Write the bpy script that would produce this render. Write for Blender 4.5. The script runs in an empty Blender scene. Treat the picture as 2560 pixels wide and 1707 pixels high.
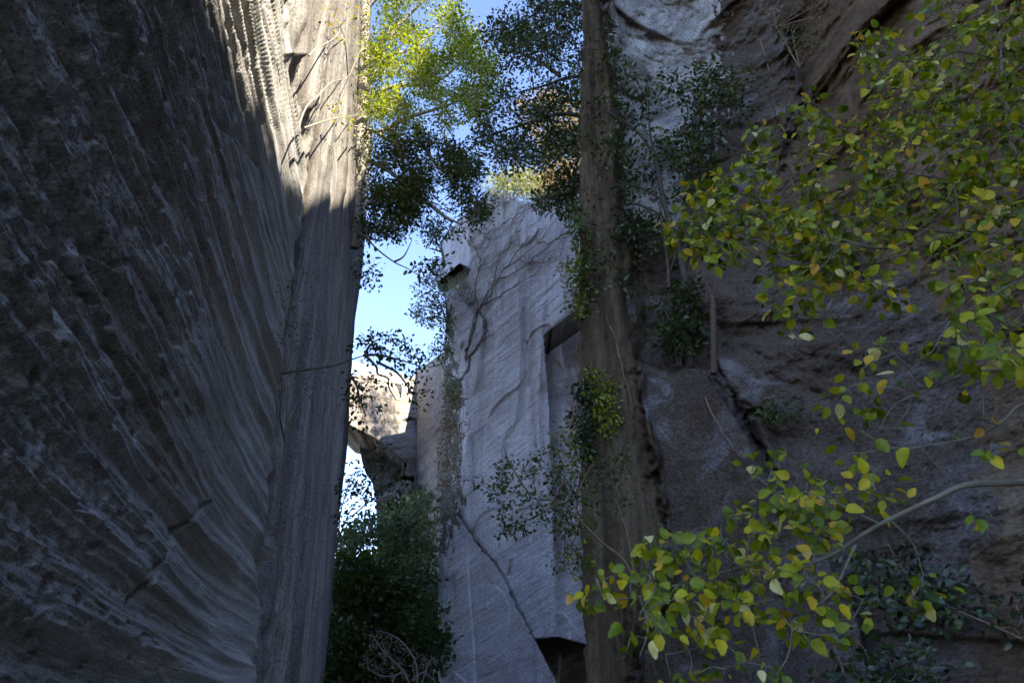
import bpy, math, random
import numpy as np
from mathutils import Vector

SC = bpy.context.scene
COL = SC.collection
R = math.radians
rng = np.random.default_rng(7)
random.seed(7)

# ------------------------------------------------------------ camera, sky, sun
PITCH = R(27.0)
F = 1707.0                       # focal length in pixels of the 2560 px wide photograph (24 mm lens)
CAM = np.array([0.0, 0.0, 1.6])
cam_d = bpy.data.cameras.new('camera')
cam_d.sensor_width = 36.0
cam_d.lens = 24.0
cam_d.clip_start = 0.05
cam_d.clip_end = 5000.0
cam_d.dof.use_dof = True
cam_d.dof.focus_distance = 30.0
cam_d.dof.aperture_fstop = 7.0
cam = bpy.data.objects.new('camera', cam_d)
COL.objects.link(cam)
cam.location = CAM
cam.rotation_euler = (R(90) + PITCH, 0, 0)
SC.camera = cam

S = np.array([0.50, -0.65, 0.57]); S = S / np.linalg.norm(S)      # towards the sun
SUN_EL = math.asin(S[2]); SUN_AZ = math.atan2(S[0], S[1])
world = bpy.data.worlds.new("World"); SC.world = world
world.use_nodes = True
wn = world.node_tree
sky = wn.nodes.new('ShaderNodeTexSky'); sky.sky_type = 'NISHITA'; sky.sun_disc = False
sky.sun_elevation = SUN_EL; sky.sun_rotation = SUN_AZ
sky.air_density = 0.9; sky.dust_density = 0.05; sky.ozone_density = 1.6; sky.altitude = 1500
bg = wn.nodes['Background']; bg.inputs['Strength'].default_value = 0.15
tn = wn.nodes.new('ShaderNodeMix'); tn.data_type = 'RGBA'; tn.blend_type = 'MULTIPLY'; tn.inputs[0].default_value = 1.0
tn.inputs[7].default_value = (1.04, .98, 1.07, 1)        # slightly violet winter sky
wn.links.new(sky.outputs[0], tn.inputs[6]); wn.links.new(tn.outputs[2], bg.inputs['Color'])
sun_d = bpy.data.lights.new('sun', 'SUN'); sun_d.energy = 5.0; sun_d.angle = R(0.5); sun_d.color = (1.0, 0.90, 0.72)
sun = bpy.data.objects.new('sun', sun_d); COL.objects.link(sun)
sun.rotation_euler = Vector(S).to_track_quat('Z', 'Y').to_euler()
sun.location = (20, -20, 60)
SC.view_settings.view_transform = 'Standard'
SC.view_settings.look = 'None'
SC.view_settings.exposure = 2.2
SC.view_settings.gamma = 1.0
SC.view_settings.use_curve_mapping = False
SC.render.engine = 'CYCLES'
SC.cycles.max_bounces = 8
SC.cycles.diffuse_bounces = 5

# ------------------------------------------------------------ maths helpers
cp, sp = math.cos(PITCH), math.sin(PITCH)
def rays(px, py):
    px = np.asarray(px, float); py = np.asarray(py, float)
    a = (px - 1280.0) / F; b = (853.5 - py) / F
    return np.stack([a, cp - b * sp, sp + b * cp], -1)
def W(px, py, Y):
    r = rays(px, py); Y = np.asarray(Y, float)
    return CAM + r * (Y / r[..., 1])[..., None]
def w1(px, py, Y):
    return W(np.array([px]), np.array([py]), np.array([Y]))[0]
def pix(P):
    d = P - CAM
    z = d[..., 1] * cp + d[..., 2] * sp
    u = -d[..., 1] * sp + d[..., 2] * cp
    return 1280 + F * d[..., 0] / z, 853.5 - F * u / z

_p = np.random.default_rng(3).permutation(256); _p = np.concatenate([_p, _p])
_g = np.random.default_rng(4).normal(size=(256, 3)); _g /= np.linalg.norm(_g, axis=1)[:, None]
def perlin(x, y, z):
    x, y, z = np.broadcast_arrays(np.asarray(x, float), np.asarray(y, float), np.asarray(z, float))
    xi = np.floor(x).astype(int); yi = np.floor(y).astype(int); zi = np.floor(z).astype(int)
    xf = x - xi; yf = y - yi; zf = z - zi
    u = xf**3*(xf*(xf*6-15)+10); v = yf**3*(yf*(yf*6-15)+10); w = zf**3*(zf*(zf*6-15)+10)
    out = 0
    for i in (0, 1):
        for j in (0, 1):
            for k in (0, 1):
                h = _p[(_p[(_p[(xi+i) & 255] + yi + j) & 255] + zi + k) & 255]
                g = _g[h]
                d = g[..., 0]*(xf-i) + g[..., 1]*(yf-j) + g[..., 2]*(zf-k)
                out = out + d*(u if i else 1-u)*(v if j else 1-v)*(w if k else 1-w)
    return out * 1.6
def fbm(x, y, z=0.0, o=4, gain=.5):
    s = 0; a = 1.0; f = 1.0
    for _ in range(o):
        s = s + a*perlin(x*f, y*f, z*f + 7.3*_); a *= gain; f *= 2.03
    return s
def ridged(x, y, z=0.0, o=3, gain=.5):
    s = 0; a = 1.0; f = 1.0
    for _ in range(o):
        s = s + a*(1-2*np.abs(perlin(x*f, y*f, z*f + 3.1*_))); a *= gain; f *= 2.03
    return s
def smooth(x, a, b):
    t = np.clip((x-a)/(b-a), 0, 1); return t*t*(3-2*t)
def poly_sd(px, py, poly):
    """signed distance to a polygon, positive inside"""
    px = np.asarray(px, float); py = np.asarray(py, float)
    d = np.full(px.shape, 1e9); ins = np.zeros(px.shape, bool)
    n = len(poly)
    for i in range(n):
        x0, y0 = poly[i]; x1, y1 = poly[(i+1) % n]
        ex, ey = x1-x0, y1-y0
        t = np.clip(((px-x0)*ex + (py-y0)*ey)/(ex*ex+ey*ey+1e-9), 0, 1)
        d = np.minimum(d, np.hypot(px-x0-t*ex, py-y0-t*ey))
        c = ((y0 > py) != (y1 > py)) & (px < (x1-x0)*(py-y0)/((y1-y0) if y1 != y0 else 1e-9) + x0)
        ins ^= c
    return np.where(ins, d, -d)
def line_d(px, py, pts):
    d = np.full(np.shape(px), 1e9)
    for (x0, y0), (x1, y1) in zip(pts[:-1], pts[1:]):
        ex, ey = x1-x0, y1-y0
        t = np.clip(((px-x0)*ex + (py-y0)*ey)/(ex*ex+ey*ey+1e-9), 0, 1)
        d = np.minimum(d, np.hypot(px-x0-t*ex, py-y0-t*ey))
    return d
def interp(y, pts):
    """x at height y along a polyline given as (x, y) with y rising"""
    return np.interp(y, [p[1] for p in pts], [p[0] for p in pts])

# ------------------------------------------------------------ object helpers
def tag(o, label=None, cat=None, group=None, kind=None):
    if label: o['label'] = label
    if cat: o['category'] = cat
    if group: o['group'] = group
    if kind: o['kind'] = kind
    return o
def thing(name, loc, label, cat, group=None):
    o = bpy.data.objects.new(name, None); COL.objects.link(o)
    o.location = Vector([float(a) for a in loc]); o.empty_display_size = .2
    return tag(o, label, cat, group)
def mesh_obj(name, V, faces, mats, parent=None, attrs=None, fmat=None, smooth_=True):
    """faces: list of integer arrays (each M x k)"""
    me = bpy.data.meshes.new(name)
    V = np.asarray(V, float)
    if parent is not None: V = V - np.array(parent.location)
    faces = [np.asarray(f, int) for f in faces if len(f)]
    me.vertices.add(len(V)); me.vertices.foreach_set('co', V.astype(np.float32).ravel())
    li = np.concatenate([f.ravel() for f in faces])
    tot = np.concatenate([np.full(len(f), f.shape[1]) for f in faces])
    st = np.concatenate([[0], np.cumsum(tot)[:-1]])
    me.loops.add(len(li)); me.loops.foreach_set('vertex_index', li.astype(np.int32))
    me.polygons.add(len(tot)); me.polygons.foreach_set('loop_start', st.astype(np.int32))
    me.polygons.foreach_set('loop_total', tot.astype(np.int32))
    for m in (mats if isinstance(mats, (list, tuple)) else [mats]): me.materials.append(m)
    if fmat is not None: me.polygons.foreach_set('material_index', fmat.astype(np.int32))
    me.polygons.foreach_set('use_smooth', np.full(len(tot), smooth_))
    for k, a in (attrs or {}).items():
        a = np.asarray(a, np.float32)
        if a.ndim == 1:
            at = me.attributes.new(k, 'FLOAT', 'POINT'); at.data.foreach_set('value', a)
        else:
            at = me.attributes.new(k, 'FLOAT_VECTOR', 'POINT'); at.data.foreach_set('vector', a.ravel())
    me.update(calc_edges=True)
    o = bpy.data.objects.new(name, me); COL.objects.link(o)
    if parent is not None: o.parent = parent
    return o
def grid_faces(nr, nc, flip=False):
    i = np.arange(nr-1)[:, None]*nc + np.arange(nc-1)[None, :]
    q = np.stack([i, i+1, i+nc+1, i+nc], -1).reshape(-1, 4)
    return q[:, ::-1] if flip else q

# ------------------------------------------------------------ materials
def nodes(m): return m.node_tree.nodes, m.node_tree.links
def new_mat(name):
    m = bpy.data.materials.new(name); m.use_nodes = True; return m
def ramp(nt, stops, interp_='LINEAR'):
    r = nt.nodes.new('ShaderNodeValToRGB'); e = r.color_ramp.elements; r.color_ramp.interpolation = interp_
    while len(e) < len(stops): e.new(0.5)
    for i, (p, c) in enumerate(stops):
        e[i].position = p; e[i].color = (c[0], c[1], c[2], 1)
    return r
def tex_noise(nt, vec, scale3, detail=6, rough=.6, dist=0.0, nscale=1.0):
    mp = nt.nodes.new('ShaderNodeMapping'); mp.inputs['Scale'].default_value = scale3
    nt.links.new(vec, mp.inputs['Vector'])
    n = nt.nodes.new('ShaderNodeTexNoise'); n.inputs['Scale'].default_value = nscale
    n.inputs['Detail'].default_value = detail; n.inputs['Roughness'].default_value = rough
    n.inputs['Distortion'].default_value = dist
    nt.links.new(mp.outputs[0], n.inputs['Vector']); return n.outputs['Fac']
def mixc(nt, fac, a, b, mode='MIX'):
    x = nt.nodes.new('ShaderNodeMix'); x.data_type = 'RGBA'; x.blend_type = mode
    for s, v in ((x.inputs[0], fac), (x.inputs[6], a), (x.inputs[7], b)):
        if isinstance(v, (int, float)): s.default_value = v
        elif isinstance(v, tuple): s.default_value = (v[0], v[1], v[2], 1)
        else: nt.links.new(v, s)
    return x.outputs[2]
def mathn(nt, op, a, b=0.0, clamp=False):
    x = nt.nodes.new('ShaderNodeMath'); x.operation = op; x.use_clamp = clamp
    for s, v in ((x.inputs[0], a), (x.inputs[1], b)):
        if isinstance(v, (int, float)): s.default_value = v
        else: nt.links.new(v, s)
    return x.outputs[0]
def rock(name, streak, fine, cols, patch=None, pscale=(.25, .25, .25), pth=(.5, .62), patch2=None, p2scale=(.5, .5, .5), p2th=(.52, .6),
         speck=0.5, bump=.6, bdist=.06, fgrit=30.0, vst=None):
    """streak / fine: anisotropic scales on the stored wall coordinates (along, across, depth)"""
    m = new_mat(name); nt = m.node_tree; b = nt.nodes['Principled BSDF']
    b.inputs['Roughness'].default_value = .93
    b.inputs['Specular IOR Level'].default_value = .15
    at = nt.nodes.new('ShaderNodeAttribute'); at.attribute_name = 'rk'; v = at.outputs['Vector']
    n1 = tex_noise(nt, v, streak, 8, .62, .3)
    n2 = tex_noise(nt, v, fine, 6, .7, .2)
    c = ramp(nt, [(.28, cols[0]), (.5, cols[1]), (.72, cols[2])])
    mixv = mathn(nt, 'ADD', mathn(nt, 'MULTIPLY', n1, .6), mathn(nt, 'MULTIPLY', n2, .4))
    nt.links.new(mixv, c.inputs[0]); col = c.outputs[0]
    if patch:
        p = tex_noise(nt, v, pscale, 6, .6, .6)
        r = ramp(nt, [(pth[0], (0, 0, 0)), (pth[1], (1, 1, 1))]); nt.links.new(p, r.inputs[0])
        col = mixc(nt, mathn(nt, 'MULTIPLY', r.outputs[0], .8), col, patch)
    if patch2:
        p = tex_noise(nt, v, p2scale, 7, .7, .8)
        r = ramp(nt, [(p2th[0], (0, 0, 0)), (p2th[1], (1, 1, 1))]); nt.links.new(p, r.inputs[0])
        col = mixc(nt, mathn(nt, 'MULTIPLY', r.outputs[0], .8), col, patch2)
    if vst:      # rain stains running straight down the face: (colour, scale, lo, hi, strength) each
        av = nt.nodes.new('ShaderNodeAttribute'); av.attribute_name = 'wv'
        for cc, sc_, lo, hi, st in vst:
            p = tex_noise(nt, av.outputs['Vector'], sc_, 6, .62, .5)
            r = ramp(nt, [(lo, (0, 0, 0)), (hi, (1, 1, 1))]); nt.links.new(p, r.inputs[0])
            col = mixc(nt, mathn(nt, 'MULTIPLY', r.outputs[0], st), col, cc)
    g = tex_noise(nt, v, (fgrit,)*3, 4, .75)
    gr = ramp(nt, [(.33, (1-speck,)*3), (.52, (1, 1, 1)), (.75, (1+speck*.5,)*3)]); nt.links.new(g, gr.inputs[0])
    col = mixc(nt, 1.0, col, gr.outputs[0], 'MULTIPLY')
    nt.links.new(col, b.inputs['Base Color'])
    h = mathn(nt, 'ADD', mathn(nt, 'ADD', mathn(nt, 'MULTIPLY', n1, .5), mathn(nt, 'MULTIPLY', n2, .5)), mathn(nt, 'MULTIPLY', g, .34))
    bp = nt.nodes.new('ShaderNodeBump'); bp.inputs['Strength'].default_value = bump; bp.inputs['Distance'].default_value = bdist
    nt.links.new(h, bp.inputs['Height']); nt.links.new(bp.outputs[0], b.inputs['Normal'])
    return m
def bark(name, a, b_, sc=(6, 6, 30)):
    m = new_mat(name); nt = m.node_tree; b = nt.nodes['Principled BSDF']; b.inputs['Roughness'].default_value = .9
    tc = nt.nodes.new('ShaderNodeTexCoord')
    n = tex_noise(nt, tc.outputs['Object'], sc, 5, .6)
    c = ramp(nt, [(.35, a), (.65, b_)]); nt.links.new(n, c.inputs[0]); nt.links.new(c.outputs[0], b.inputs['Base Color'])
    bp = nt.nodes.new('ShaderNodeBump'); bp.inputs['Strength'].default_value = .5; bp.inputs['Distance'].default_value = .01
    nt.links.new(n, bp.inputs['Height']); nt.links.new(bp.outputs[0], b.inputs['Normal'])
    return m
def leafmat(name, stops, transl=.35, rough=.45, spec=.4, spot=False):
    m = new_mat(name); nt = m.node_tree; b = nt.nodes['Principled BSDF']
    b.inputs['Roughness'].default_value = rough; b.inputs['Specular IOR Level'].default_value = spec
    at = nt.nodes.new('ShaderNodeAttribute'); at.attribute_name = 'tint'
    c = ramp(nt, stops); nt.links.new(at.outputs['Fac'], c.inputs[0])
    tc = nt.nodes.new('ShaderNodeTexCoord')
    n = tex_noise(nt, tc.outputs['Object'], (14, 14, 14), 3, .6)
    r = ramp(nt, [(.3, (.72, .72, .72)), (.7, (1.15, 1.15, 1.15))]); nt.links.new(n, r.inputs[0])
    col = mixc(nt, 1.0, c.outputs[0], r.outputs[0], 'MULTIPLY')
    if spot:
        n2 = tex_noise(nt, tc.outputs['Object'], (70, 70, 70), 4, .7)
        r2 = ramp(nt, [(.60, (0, 0, 0)), (.68, (1, 1, 1))]); nt.links.new(n2, r2.inputs[0])
        col = mixc(nt, mathn(nt, 'MULTIPLY', r2.outputs[0], .75), col, (.12, .07, .02))
        n3 = tex_noise(nt, tc.outputs['Object'], (32, 32, 32), 3, .6)
        r3 = ramp(nt, [(.45, (0, 0, 0)), (.65, (1, 1, 1))]); nt.links.new(n3, r3.inputs[0])
        col = mixc(nt, mathn(nt, 'MULTIPLY', r3.outputs[0], .45), col, (.32, .30, .03))
    nt.links.new(col, b.inputs['Base Color'])
    t = nt.nodes.new('ShaderNodeBsdfTranslucent')
    tcn = mixc(nt, 1.0, col, (1.25, 1.2, .6), 'MULTIPLY')
    nt.links.new(tcn, t.inputs['Color'])
    mx = nt.nodes.new('ShaderNodeMixShader'); mx.inputs[0].default_value = transl
    nt.links.new(b.outputs[0], mx.inputs[1]); nt.links.new(t.outputs[0], mx.inputs[2])
    nt.links.new(mx.outputs[0], nt.nodes['Material Output'].inputs['Surface'])
    return m
def plain(name, c, rough=.7, metal=0.0):
    m = new_mat(name); nt = m.node_tree; b = nt.nodes['Principled BSDF']
    b.inputs['Roughness'].default_value = rough; b.inputs['Metallic'].default_value = metal
    tc = nt.nodes.new('ShaderNodeTexCoord')
    n = tex_noise(nt, tc.outputs['Object'], (5, 5, 5), 4, .6)
    r = ramp(nt, [(.3, tuple(x*.8 for x in c)), (.7, c)]); nt.links.new(n, r.inputs[0]); nt.links.new(r.outputs[0], b.inputs['Base Color'])
    return m

M_left = rock('grooved_tuff', (.22, 3.6, 1), (1.6, 16, 2), [(.24, .23, .215), (.47, .455, .43), (.70, .68, .65)],
              patch=(.31, .27, .22), pscale=(.14, .55, .3), pth=(.5, .66), patch2=(.30, .35, .31), p2scale=(.35, 1.1, .5), p2th=(.56, .68), speck=.6, bump=1.0, bdist=.12, fgrit=34)
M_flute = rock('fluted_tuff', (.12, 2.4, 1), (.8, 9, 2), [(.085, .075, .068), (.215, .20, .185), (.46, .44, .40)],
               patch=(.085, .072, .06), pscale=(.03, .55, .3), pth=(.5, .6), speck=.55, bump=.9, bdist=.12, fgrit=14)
M_pillar = rock('quarried_tuff', (.3, 1.5, 1), (.6, 9, 2), [(.48, .47, .51), (.80, .785, .84), (.94, .93, .97)],
                patch=(.52, .49, .53), pscale=(.30, .30, .3), pth=(.5, .66), patch2=(.76, .77, .80), p2scale=(.5, .5, .3), p2th=(.55, .68), speck=.35, bump=1.0, bdist=.24, fgrit=8,
                vst=[((.28, .24, .25), (1.1, .5, .07), .55, .68, .5), ((.84, .85, .92), (1.6, .5, .10), .57, .68, .6), ((.50, .44, .46), (.5, .3, .3), .52, .64, .4)])
M_far = rock('far_tuff', (.18, 1.3, 1), (.6, 4.5, 2), [(.16, .145, .13), (.28, .255, .225), (.38, .35, .31)],
             patch=(.19, .15, .115), pscale=(.15, .15, .2), pth=(.52, .66), speck=.3, bump=.8, bdist=.3, fgrit=4, vst=[((.13, .10, .08), (.6, .3, .06), .52, .64, .7)])
M_right = rock('weathered_tuff', (.5, .9, 1), (2.5, 4.0, 2), [(.040, .029, .020), (.095, .072, .052), (.18, .148, .120)],
               patch=(.10, .080, .060), pscale=(.28, .28, .3), pth=(.46, .62), patch2=(.27, .26, .27), p2scale=(.9, .9, .5), p2th=(.58, .70), speck=.7, bump=1.0, bdist=.14, fgrit=20, vst=[((.26, .25, .245), (.9, .6, .8), .55, .68, .55), ((.05, .04, .03), (.5, .4, .3), .55, .68, .5)])
M_pale = rock('lichen_tuff', (.6, 1.4, 1), (3, 6, 2), [(.075, .067, .062), (.23, .22, .205), (.46, .46, .44)],
              patch=(.52, .525, .50), pscale=(.8, .5, .3), pth=(.44, .66), speck=.6, bump=.9, bdist=.10, fgrit=14)
M_brown = rock('root_brown_rock', (.3, 3.2, 1), (1.2, 13, 2), [(.035, .026, .016), (.105, .077, .046), (.22, .17, .105)],
               patch=(.055, .055, .03), pscale=(.3, .6, .3), pth=(.55, .68), speck=.5, bump=.9, bdist=.08, fgrit=22)
M_dark = rock('mossy_shade_rock', (.8, 2.2, 1), (3, 9, 2), [(.03, .026, .02), (.075, .065, .05), (.17, .15, .12)], speck=.6, bump=.9, bdist=.15, fgrit=10)  # moss brown, darkened to hold the shade under the pillar's overhangs
M_moss_shade = rock('moss_and_shade_rock', (.8, 1.6, 1), (3, 6, 2), [(.09, .08, .065), (.20, .18, .155), (.38, .35, .32)], speck=.6, bump=.9, bdist=.15, fgrit=10)  # moss of the pillar flank; also painted shade in the undercut
M_ground = rock('forest_floor', (.5, .5, .5), (3, 3, 3), [(.03, .025, .018), (.07, .055, .035), (.12, .10, .06)], speck=.5)

# ------------------------------------------------------------ left cliff (near, grooved)
LN = np.array([.9896, .1437, .040]); LA = 3.2
LH = np.array([-.1437, .9896, 0.0])
LE = [(930, -1400), (927, -300), (925, 0), (924, 120), (929, 260), (924, 400), (911, 520), (905, 600), (893, 700), (880, 800), (872, 900), (868, 980), (862, 1100), (848, 1230), (836, 1350), (820, 1480), (806, 1600), (795, 1707), (780, 1900), (760, 2300)]
LB = [(735, -1400), (728, -50), (712, 130), (772, 330), (745, 600), (715, 900), (692, 1100), (668, 1400), (640, 1707), (600, 2300)]
py = np.concatenate([np.linspace(-330, -30, 50), np.linspace(-27, 1740, 620), np.linspace(1746, 2300, 60)])
u = np.concatenate([np.linspace(0, .40, 90)[:-1], np.linspace(.40, 1, 520)])
xr = interp(py, LE)
PX = -900 + (xr[:, None]+900)*u[None, :]
PY = np.repeat(py[:, None], len(u), 1)
# x at u=.40 is about -180: everything inside the frame is finely meshed
r = rays(PX, PY); t = LA / np.maximum(-(r @ LN), .045)
Pb = CAM + r*t[..., None]
s = (Pb - CAM) @ LH; z = Pb[..., 2]
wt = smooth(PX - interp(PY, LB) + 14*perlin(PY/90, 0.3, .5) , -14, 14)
ang = R(15)
wob = .14*perlin(s*.22, z*.22, 4.4)
tb = .08 + .12*smooth(-z, -11, -1)
gc = z + 12*np.tanh(s/12)*tb + wob; gg = s - z*.15
nearf = smooth(-s, -11, -5)
h1 = .11*ridged(gc*.55, gg*.04, .3, 2) + .05*ridged(gc*4.4, gg*.05, 8.7, 2)*smooth(-s, -16, -9) + .085*ridged(gc*1.6, gg*.07, 1.7, 2, .6) + .06*ridged(gc*3.6, gg*.16, 4.7, 2, .6)*nearf + .035*ridged(gc*7, gg*.6, 2.7, 2)*nearf
lad = smooth(perlin(gc*.75, gg*.09, 9.1), .22, .42)*smooth(-s, -9.5, -6)
lad2 = np.sin(gg*2*math.pi/.26 + 2.4*perlin(gc*2, gg*1.5, 2) + gc*4)
h1 = h1 + lad*(.028*lad2*(.6+.6*perlin(gg*1.1, gc*1.3, 5)) - .04)
pit = smooth(perlin(gc*3.0, gg*1.1, 12.3), .42, .62)*nearf
h1 = h1 - .045*smooth(perlin(gc*7, gg*3.2, 3.3), .25, .5)*smooth(-s, -14, -7) + .05*ridged(gc*2.6, gg*.12, 5.5, 2)
h1 = h1 - .06*pit + .022*fbm(gc*9, gg*5, s*0, 3)*nearf + .03*fbm(gc*1.6, gg*.8, 6.6, 3)*(1-nearf)
fl_ = LA*1707/np.maximum(s, 4)
h2 = .42*ridged(fl_/58, z*.025, .8, 1) + .20*ridged(fl_/21, z*.05, 5.8, 1) + .10*fbm(fl_/9, z*.12, 1.1, 2) + .04*fbm(fl_/14, z*1.1, 3.1, 3)
h = h1*(1-wt) + h2*wt
h = h - (.03+.10*smooth(PY, 350, 700))*np.exp(-((PX-interp(PY, LB)-8*perlin(PY/60, .2, 7))/10)**2)
edge = smooth(xr[:, None]-PX, 0, 60)
h = h - .15*(1-wt) - .1*wt
h = h*(.45+.55*edge) - .0
crk = line_d(PX, PY, [(520, 1255), (470, 1292), (440, 1320), (395, 1385), (350, 1440), (290, 1520)])
h = h - .10*np.exp(-(crk/4.5)**2)*(PX > 0)
# deep slots in the upper part
for pts in ([(200, 100), (240, 190), (285, 262), (300, 300), (345, 390), (370, 420), (385, 480), (410, 530)],
            [(600, 350), (640, 410)], [(500, 250), (560, 330), (590, 300+70)], [(355, 740), (420, 860)], [(60, 560), (120, 680), (180, 760)]):
    h = h - .13*np.exp(-(line_d(PX, PY, pts)/(5+3*perlin(PX/30, PY/30, 1)))**2)
P = Pb + LN*h[..., None]
# fine silhouette wobble
# the return face behind the far edge of the wall
ret = []
for k, (dx, dy) in enumerate([(-.6, .5), (-1.8, 1.1), (-5, 2.2), (-14, 4), (-30, 6)]):
    ret.append(P[:, -1] + np.array([dx, dy, 0.0]) + .2*np.stack([perlin(z[:, -1]*.5, k, 1.1)]*3, -1))
P = np.concatenate([P, np.stack(ret, 1)], 1)
nr, nc = P.shape[:2]
ext = lambda A: np.concatenate([A, np.repeat(A[:, -1:], 5, 1)], 1)
rk = np.stack([ext(np.where(wt > .5, z, gg)), ext(np.where(wt > .5, fl_/18, gc)), ext(s*.1)], -1)
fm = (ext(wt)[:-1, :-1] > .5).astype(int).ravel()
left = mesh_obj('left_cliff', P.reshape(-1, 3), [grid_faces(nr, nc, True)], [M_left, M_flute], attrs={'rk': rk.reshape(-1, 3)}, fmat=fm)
tag(left, 'tall grooved grey cliff filling the left side, its far top corner lit by sun', 'cliff', kind='structure')

# ------------------------------------------------------------ generic height-field cliff
def field(name, PX, PY, Y, disp, mats, fmat=None, back=None, roof=None, label='', rkang=0.0, flip=False, side='L'):
    rkang = np.asarray(rkang)*np.ones(PX.shape)
    P = W(PX, PY, Y - disp)
    Pn = W(PX, PY, Y)
    a = Pn[..., 0]*np.cos(rkang) + Pn[..., 2]*np.sin(rkang)
    c = -Pn[..., 0]*np.sin(rkang) + Pn[..., 2]*np.cos(rkang)
    rk = np.stack([a, c, Pn[..., 1]*.6], -1); wvv = Pn*np.array([1, .5, 1.0])
    if fmat is None: fmat = np.zeros(PX.shape)
    if back:
        cols = []
        e = 0 if side == 'L' else -1
        for dx, dy in back: cols.append(P[:, e] + np.array([dx, dy, 0.0]))
        B = np.stack(cols, 1); rb = np.repeat(rk[:, e:e+1] if e == 0 else rk[:, -1:], len(back), 1).copy()
        rb[..., 0] += np.array([d[1] for d in back])
        fb = np.repeat(fmat[:, e:e+1] if e == 0 else fmat[:, -1:], len(back), 1)
        if side == 'L': P = np.concatenate([B[:, ::-1], P], 1); rk = np.concatenate([rb[:, ::-1], rk], 1); fmat = np.concatenate([fb[:, ::-1], fmat], 1)
        else: P = np.concatenate([P, B], 1); rk = np.concatenate([rk, rb], 1); fmat = np.concatenate([fmat, fb], 1)
    if roof:
        rows = [P[0] + np.array([0, dy, dz]) for dy, dz in roof]
        P = np.concatenate([np.stack(rows[::-1], 0), P], 0)
        rr = np.repeat(rk[:1], len(roof), 0).copy(); rk = np.concatenate([rr, rk], 0)
        fmat = np.concatenate([np.repeat(fmat[:1], len(roof), 0), fmat], 0)
    nr, nc = P.shape[:2]
    o = mesh_obj(name, P.reshape(-1, 3), [grid_faces(nr, nc, True)], mats, attrs={'rk': rk.reshape(-1, 3), 'wv': P.reshape(-1, 3)*np.array([1, .5, 1.0])}, fmat=fmat[:-1, :-1].astype(int).ravel())
    return tag(o, label, 'cliff', kind='structure')

# ------------------------------------------------------------ middle pillar
TOPX = [1085, 1105, 1130, 1172, 1215, 1260, 1330, 1400, 1460, 1620]
TOPY = [640, 596, 560, 520, 482, 500, 508, 480, 440, 380]
LEFT = [(1104, 380), (1104, 600), (1106, 640), (1094, 672), (1088, 700), (1096, 720), (1116, 742), (1116, 800), (1110, 880), (1108, 1000), (1108, 1150), (1100, 1300), (1097, 1450), (1093, 1600), (1093, 1707), (1090, 2000)]
u = np.linspace(0, 1, 210); v = np.linspace(0, 1, 560)
vy = v*1.0
yb = 1900.0
x0 = 1096 + (1620-1096)*u
ty = np.interp(x0, TOPX, TOPY)
PY = ty[None, :] + (yb-ty[None, :])*vy[:, None]
xl = interp(PY, LEFT)
PX = xl + (1620-xl)*u[None, :]
PF = lambda a: 37.4 - .021*(np.asarray(a, float)-1160)
Y = PF(PX)
# left flank turns away
crn = interp(PY, [(1140, 380), (1180, 650), (1125, 760), (1160, 900), (1165, 1100), (1150, 1250), (1110, 1400), (1100, 1600), (1098, 2000)])
Y = Y + np.clip(crn-PX, 0, 80)*.075
# upper block on the far left stands forward of the face below it
def ceil_clip(Yf, pa, pb, Yfront, Yback, mask):
    A = w1(pa[0], pa[1], Yfront); B = w1(pb[0], pb[1], Yfront)
    n = np.cross(B-A, np.array([0, 1.0, .03])); r = rays(PX, PY)
    tt = ((A-CAM) @ n)/(r @ n); Yc = tt*r[..., 1]
    Yc = np.where((tt > 0) & (Yc > Yfront), Yc, Yback)
    return np.where(mask > 0, np.minimum(np.maximum(Yc, Yfront), Yback), Yf)
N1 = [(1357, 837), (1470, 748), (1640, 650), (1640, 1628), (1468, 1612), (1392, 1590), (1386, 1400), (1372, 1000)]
Yb1 = 36.2 + np.clip(PX-1362, 0, 200)*.006
Y = ceil_clip(Y, (1357, 837), (1470, 748), 33.0, Yb1, poly_sd(PX, PY, N1))
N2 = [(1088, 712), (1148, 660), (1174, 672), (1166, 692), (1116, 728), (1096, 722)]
Y = np.where(poly_sd(PX, PY, N2) > 0, Y+2.6, Y)
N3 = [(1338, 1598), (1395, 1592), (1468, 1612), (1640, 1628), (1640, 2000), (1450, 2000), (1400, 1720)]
Y = np.where(poly_sd(PX, PY, N3) > 0, 43.0, Y)
Pn = W(PX, PY, Y)
a45 = R(24)
A = Pn[..., 0]*math.cos(a45)+Pn[..., 2]*math.sin(a45); C = -Pn[..., 0]*math.sin(a45)+Pn[..., 2]*math.cos(a45)
disp = .035*ridged(A*.10, C*1.3, .2, 2, .55) + .09*fbm(A*.3, C*.3, .9, 4) + .03*fbm(A*.8, C*5, 3.3, 3)
# shallow stepped panels left by the quarrying
Z = Pn[..., 2]; X = Pn[..., 0]
disp = disp + .20*smooth(perlin(X*.9, Z*.10, 3.7), -.05, .05) + .16*smooth(perlin(X*.35, Z*.22, 8.8), .0, .04)
low = line_d(PX, PY, [(1265, 1440), (1300, 1500), (1332, 1590), (1300, 1900)])
side = poly_sd(PX, PY, [(1262, 1440), (1335, 1600), (1345, 1900), (1090, 1900), (1090, 1300), (1150, 1280), (1210, 1370)])
disp = disp - .35*smooth(side, -3, 3)
cracks = [[(1192, 782), (1186, 820), (1176, 850), (1168, 880), (1168, 898)], [(1196, 775), (1214, 805), (1216, 830), (1204, 850), (1190, 875), (1176, 893), (1172, 925), (1150, 950)],
          [(1148, 1288), (1160, 1310), (1185, 1345), (1210, 1378), (1240, 1410), (1262, 1440), (1270, 1470), (1290, 1510), (1320, 1570), (1338, 1598)],
          [(1282, 1400), (1272, 1440)]]
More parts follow.
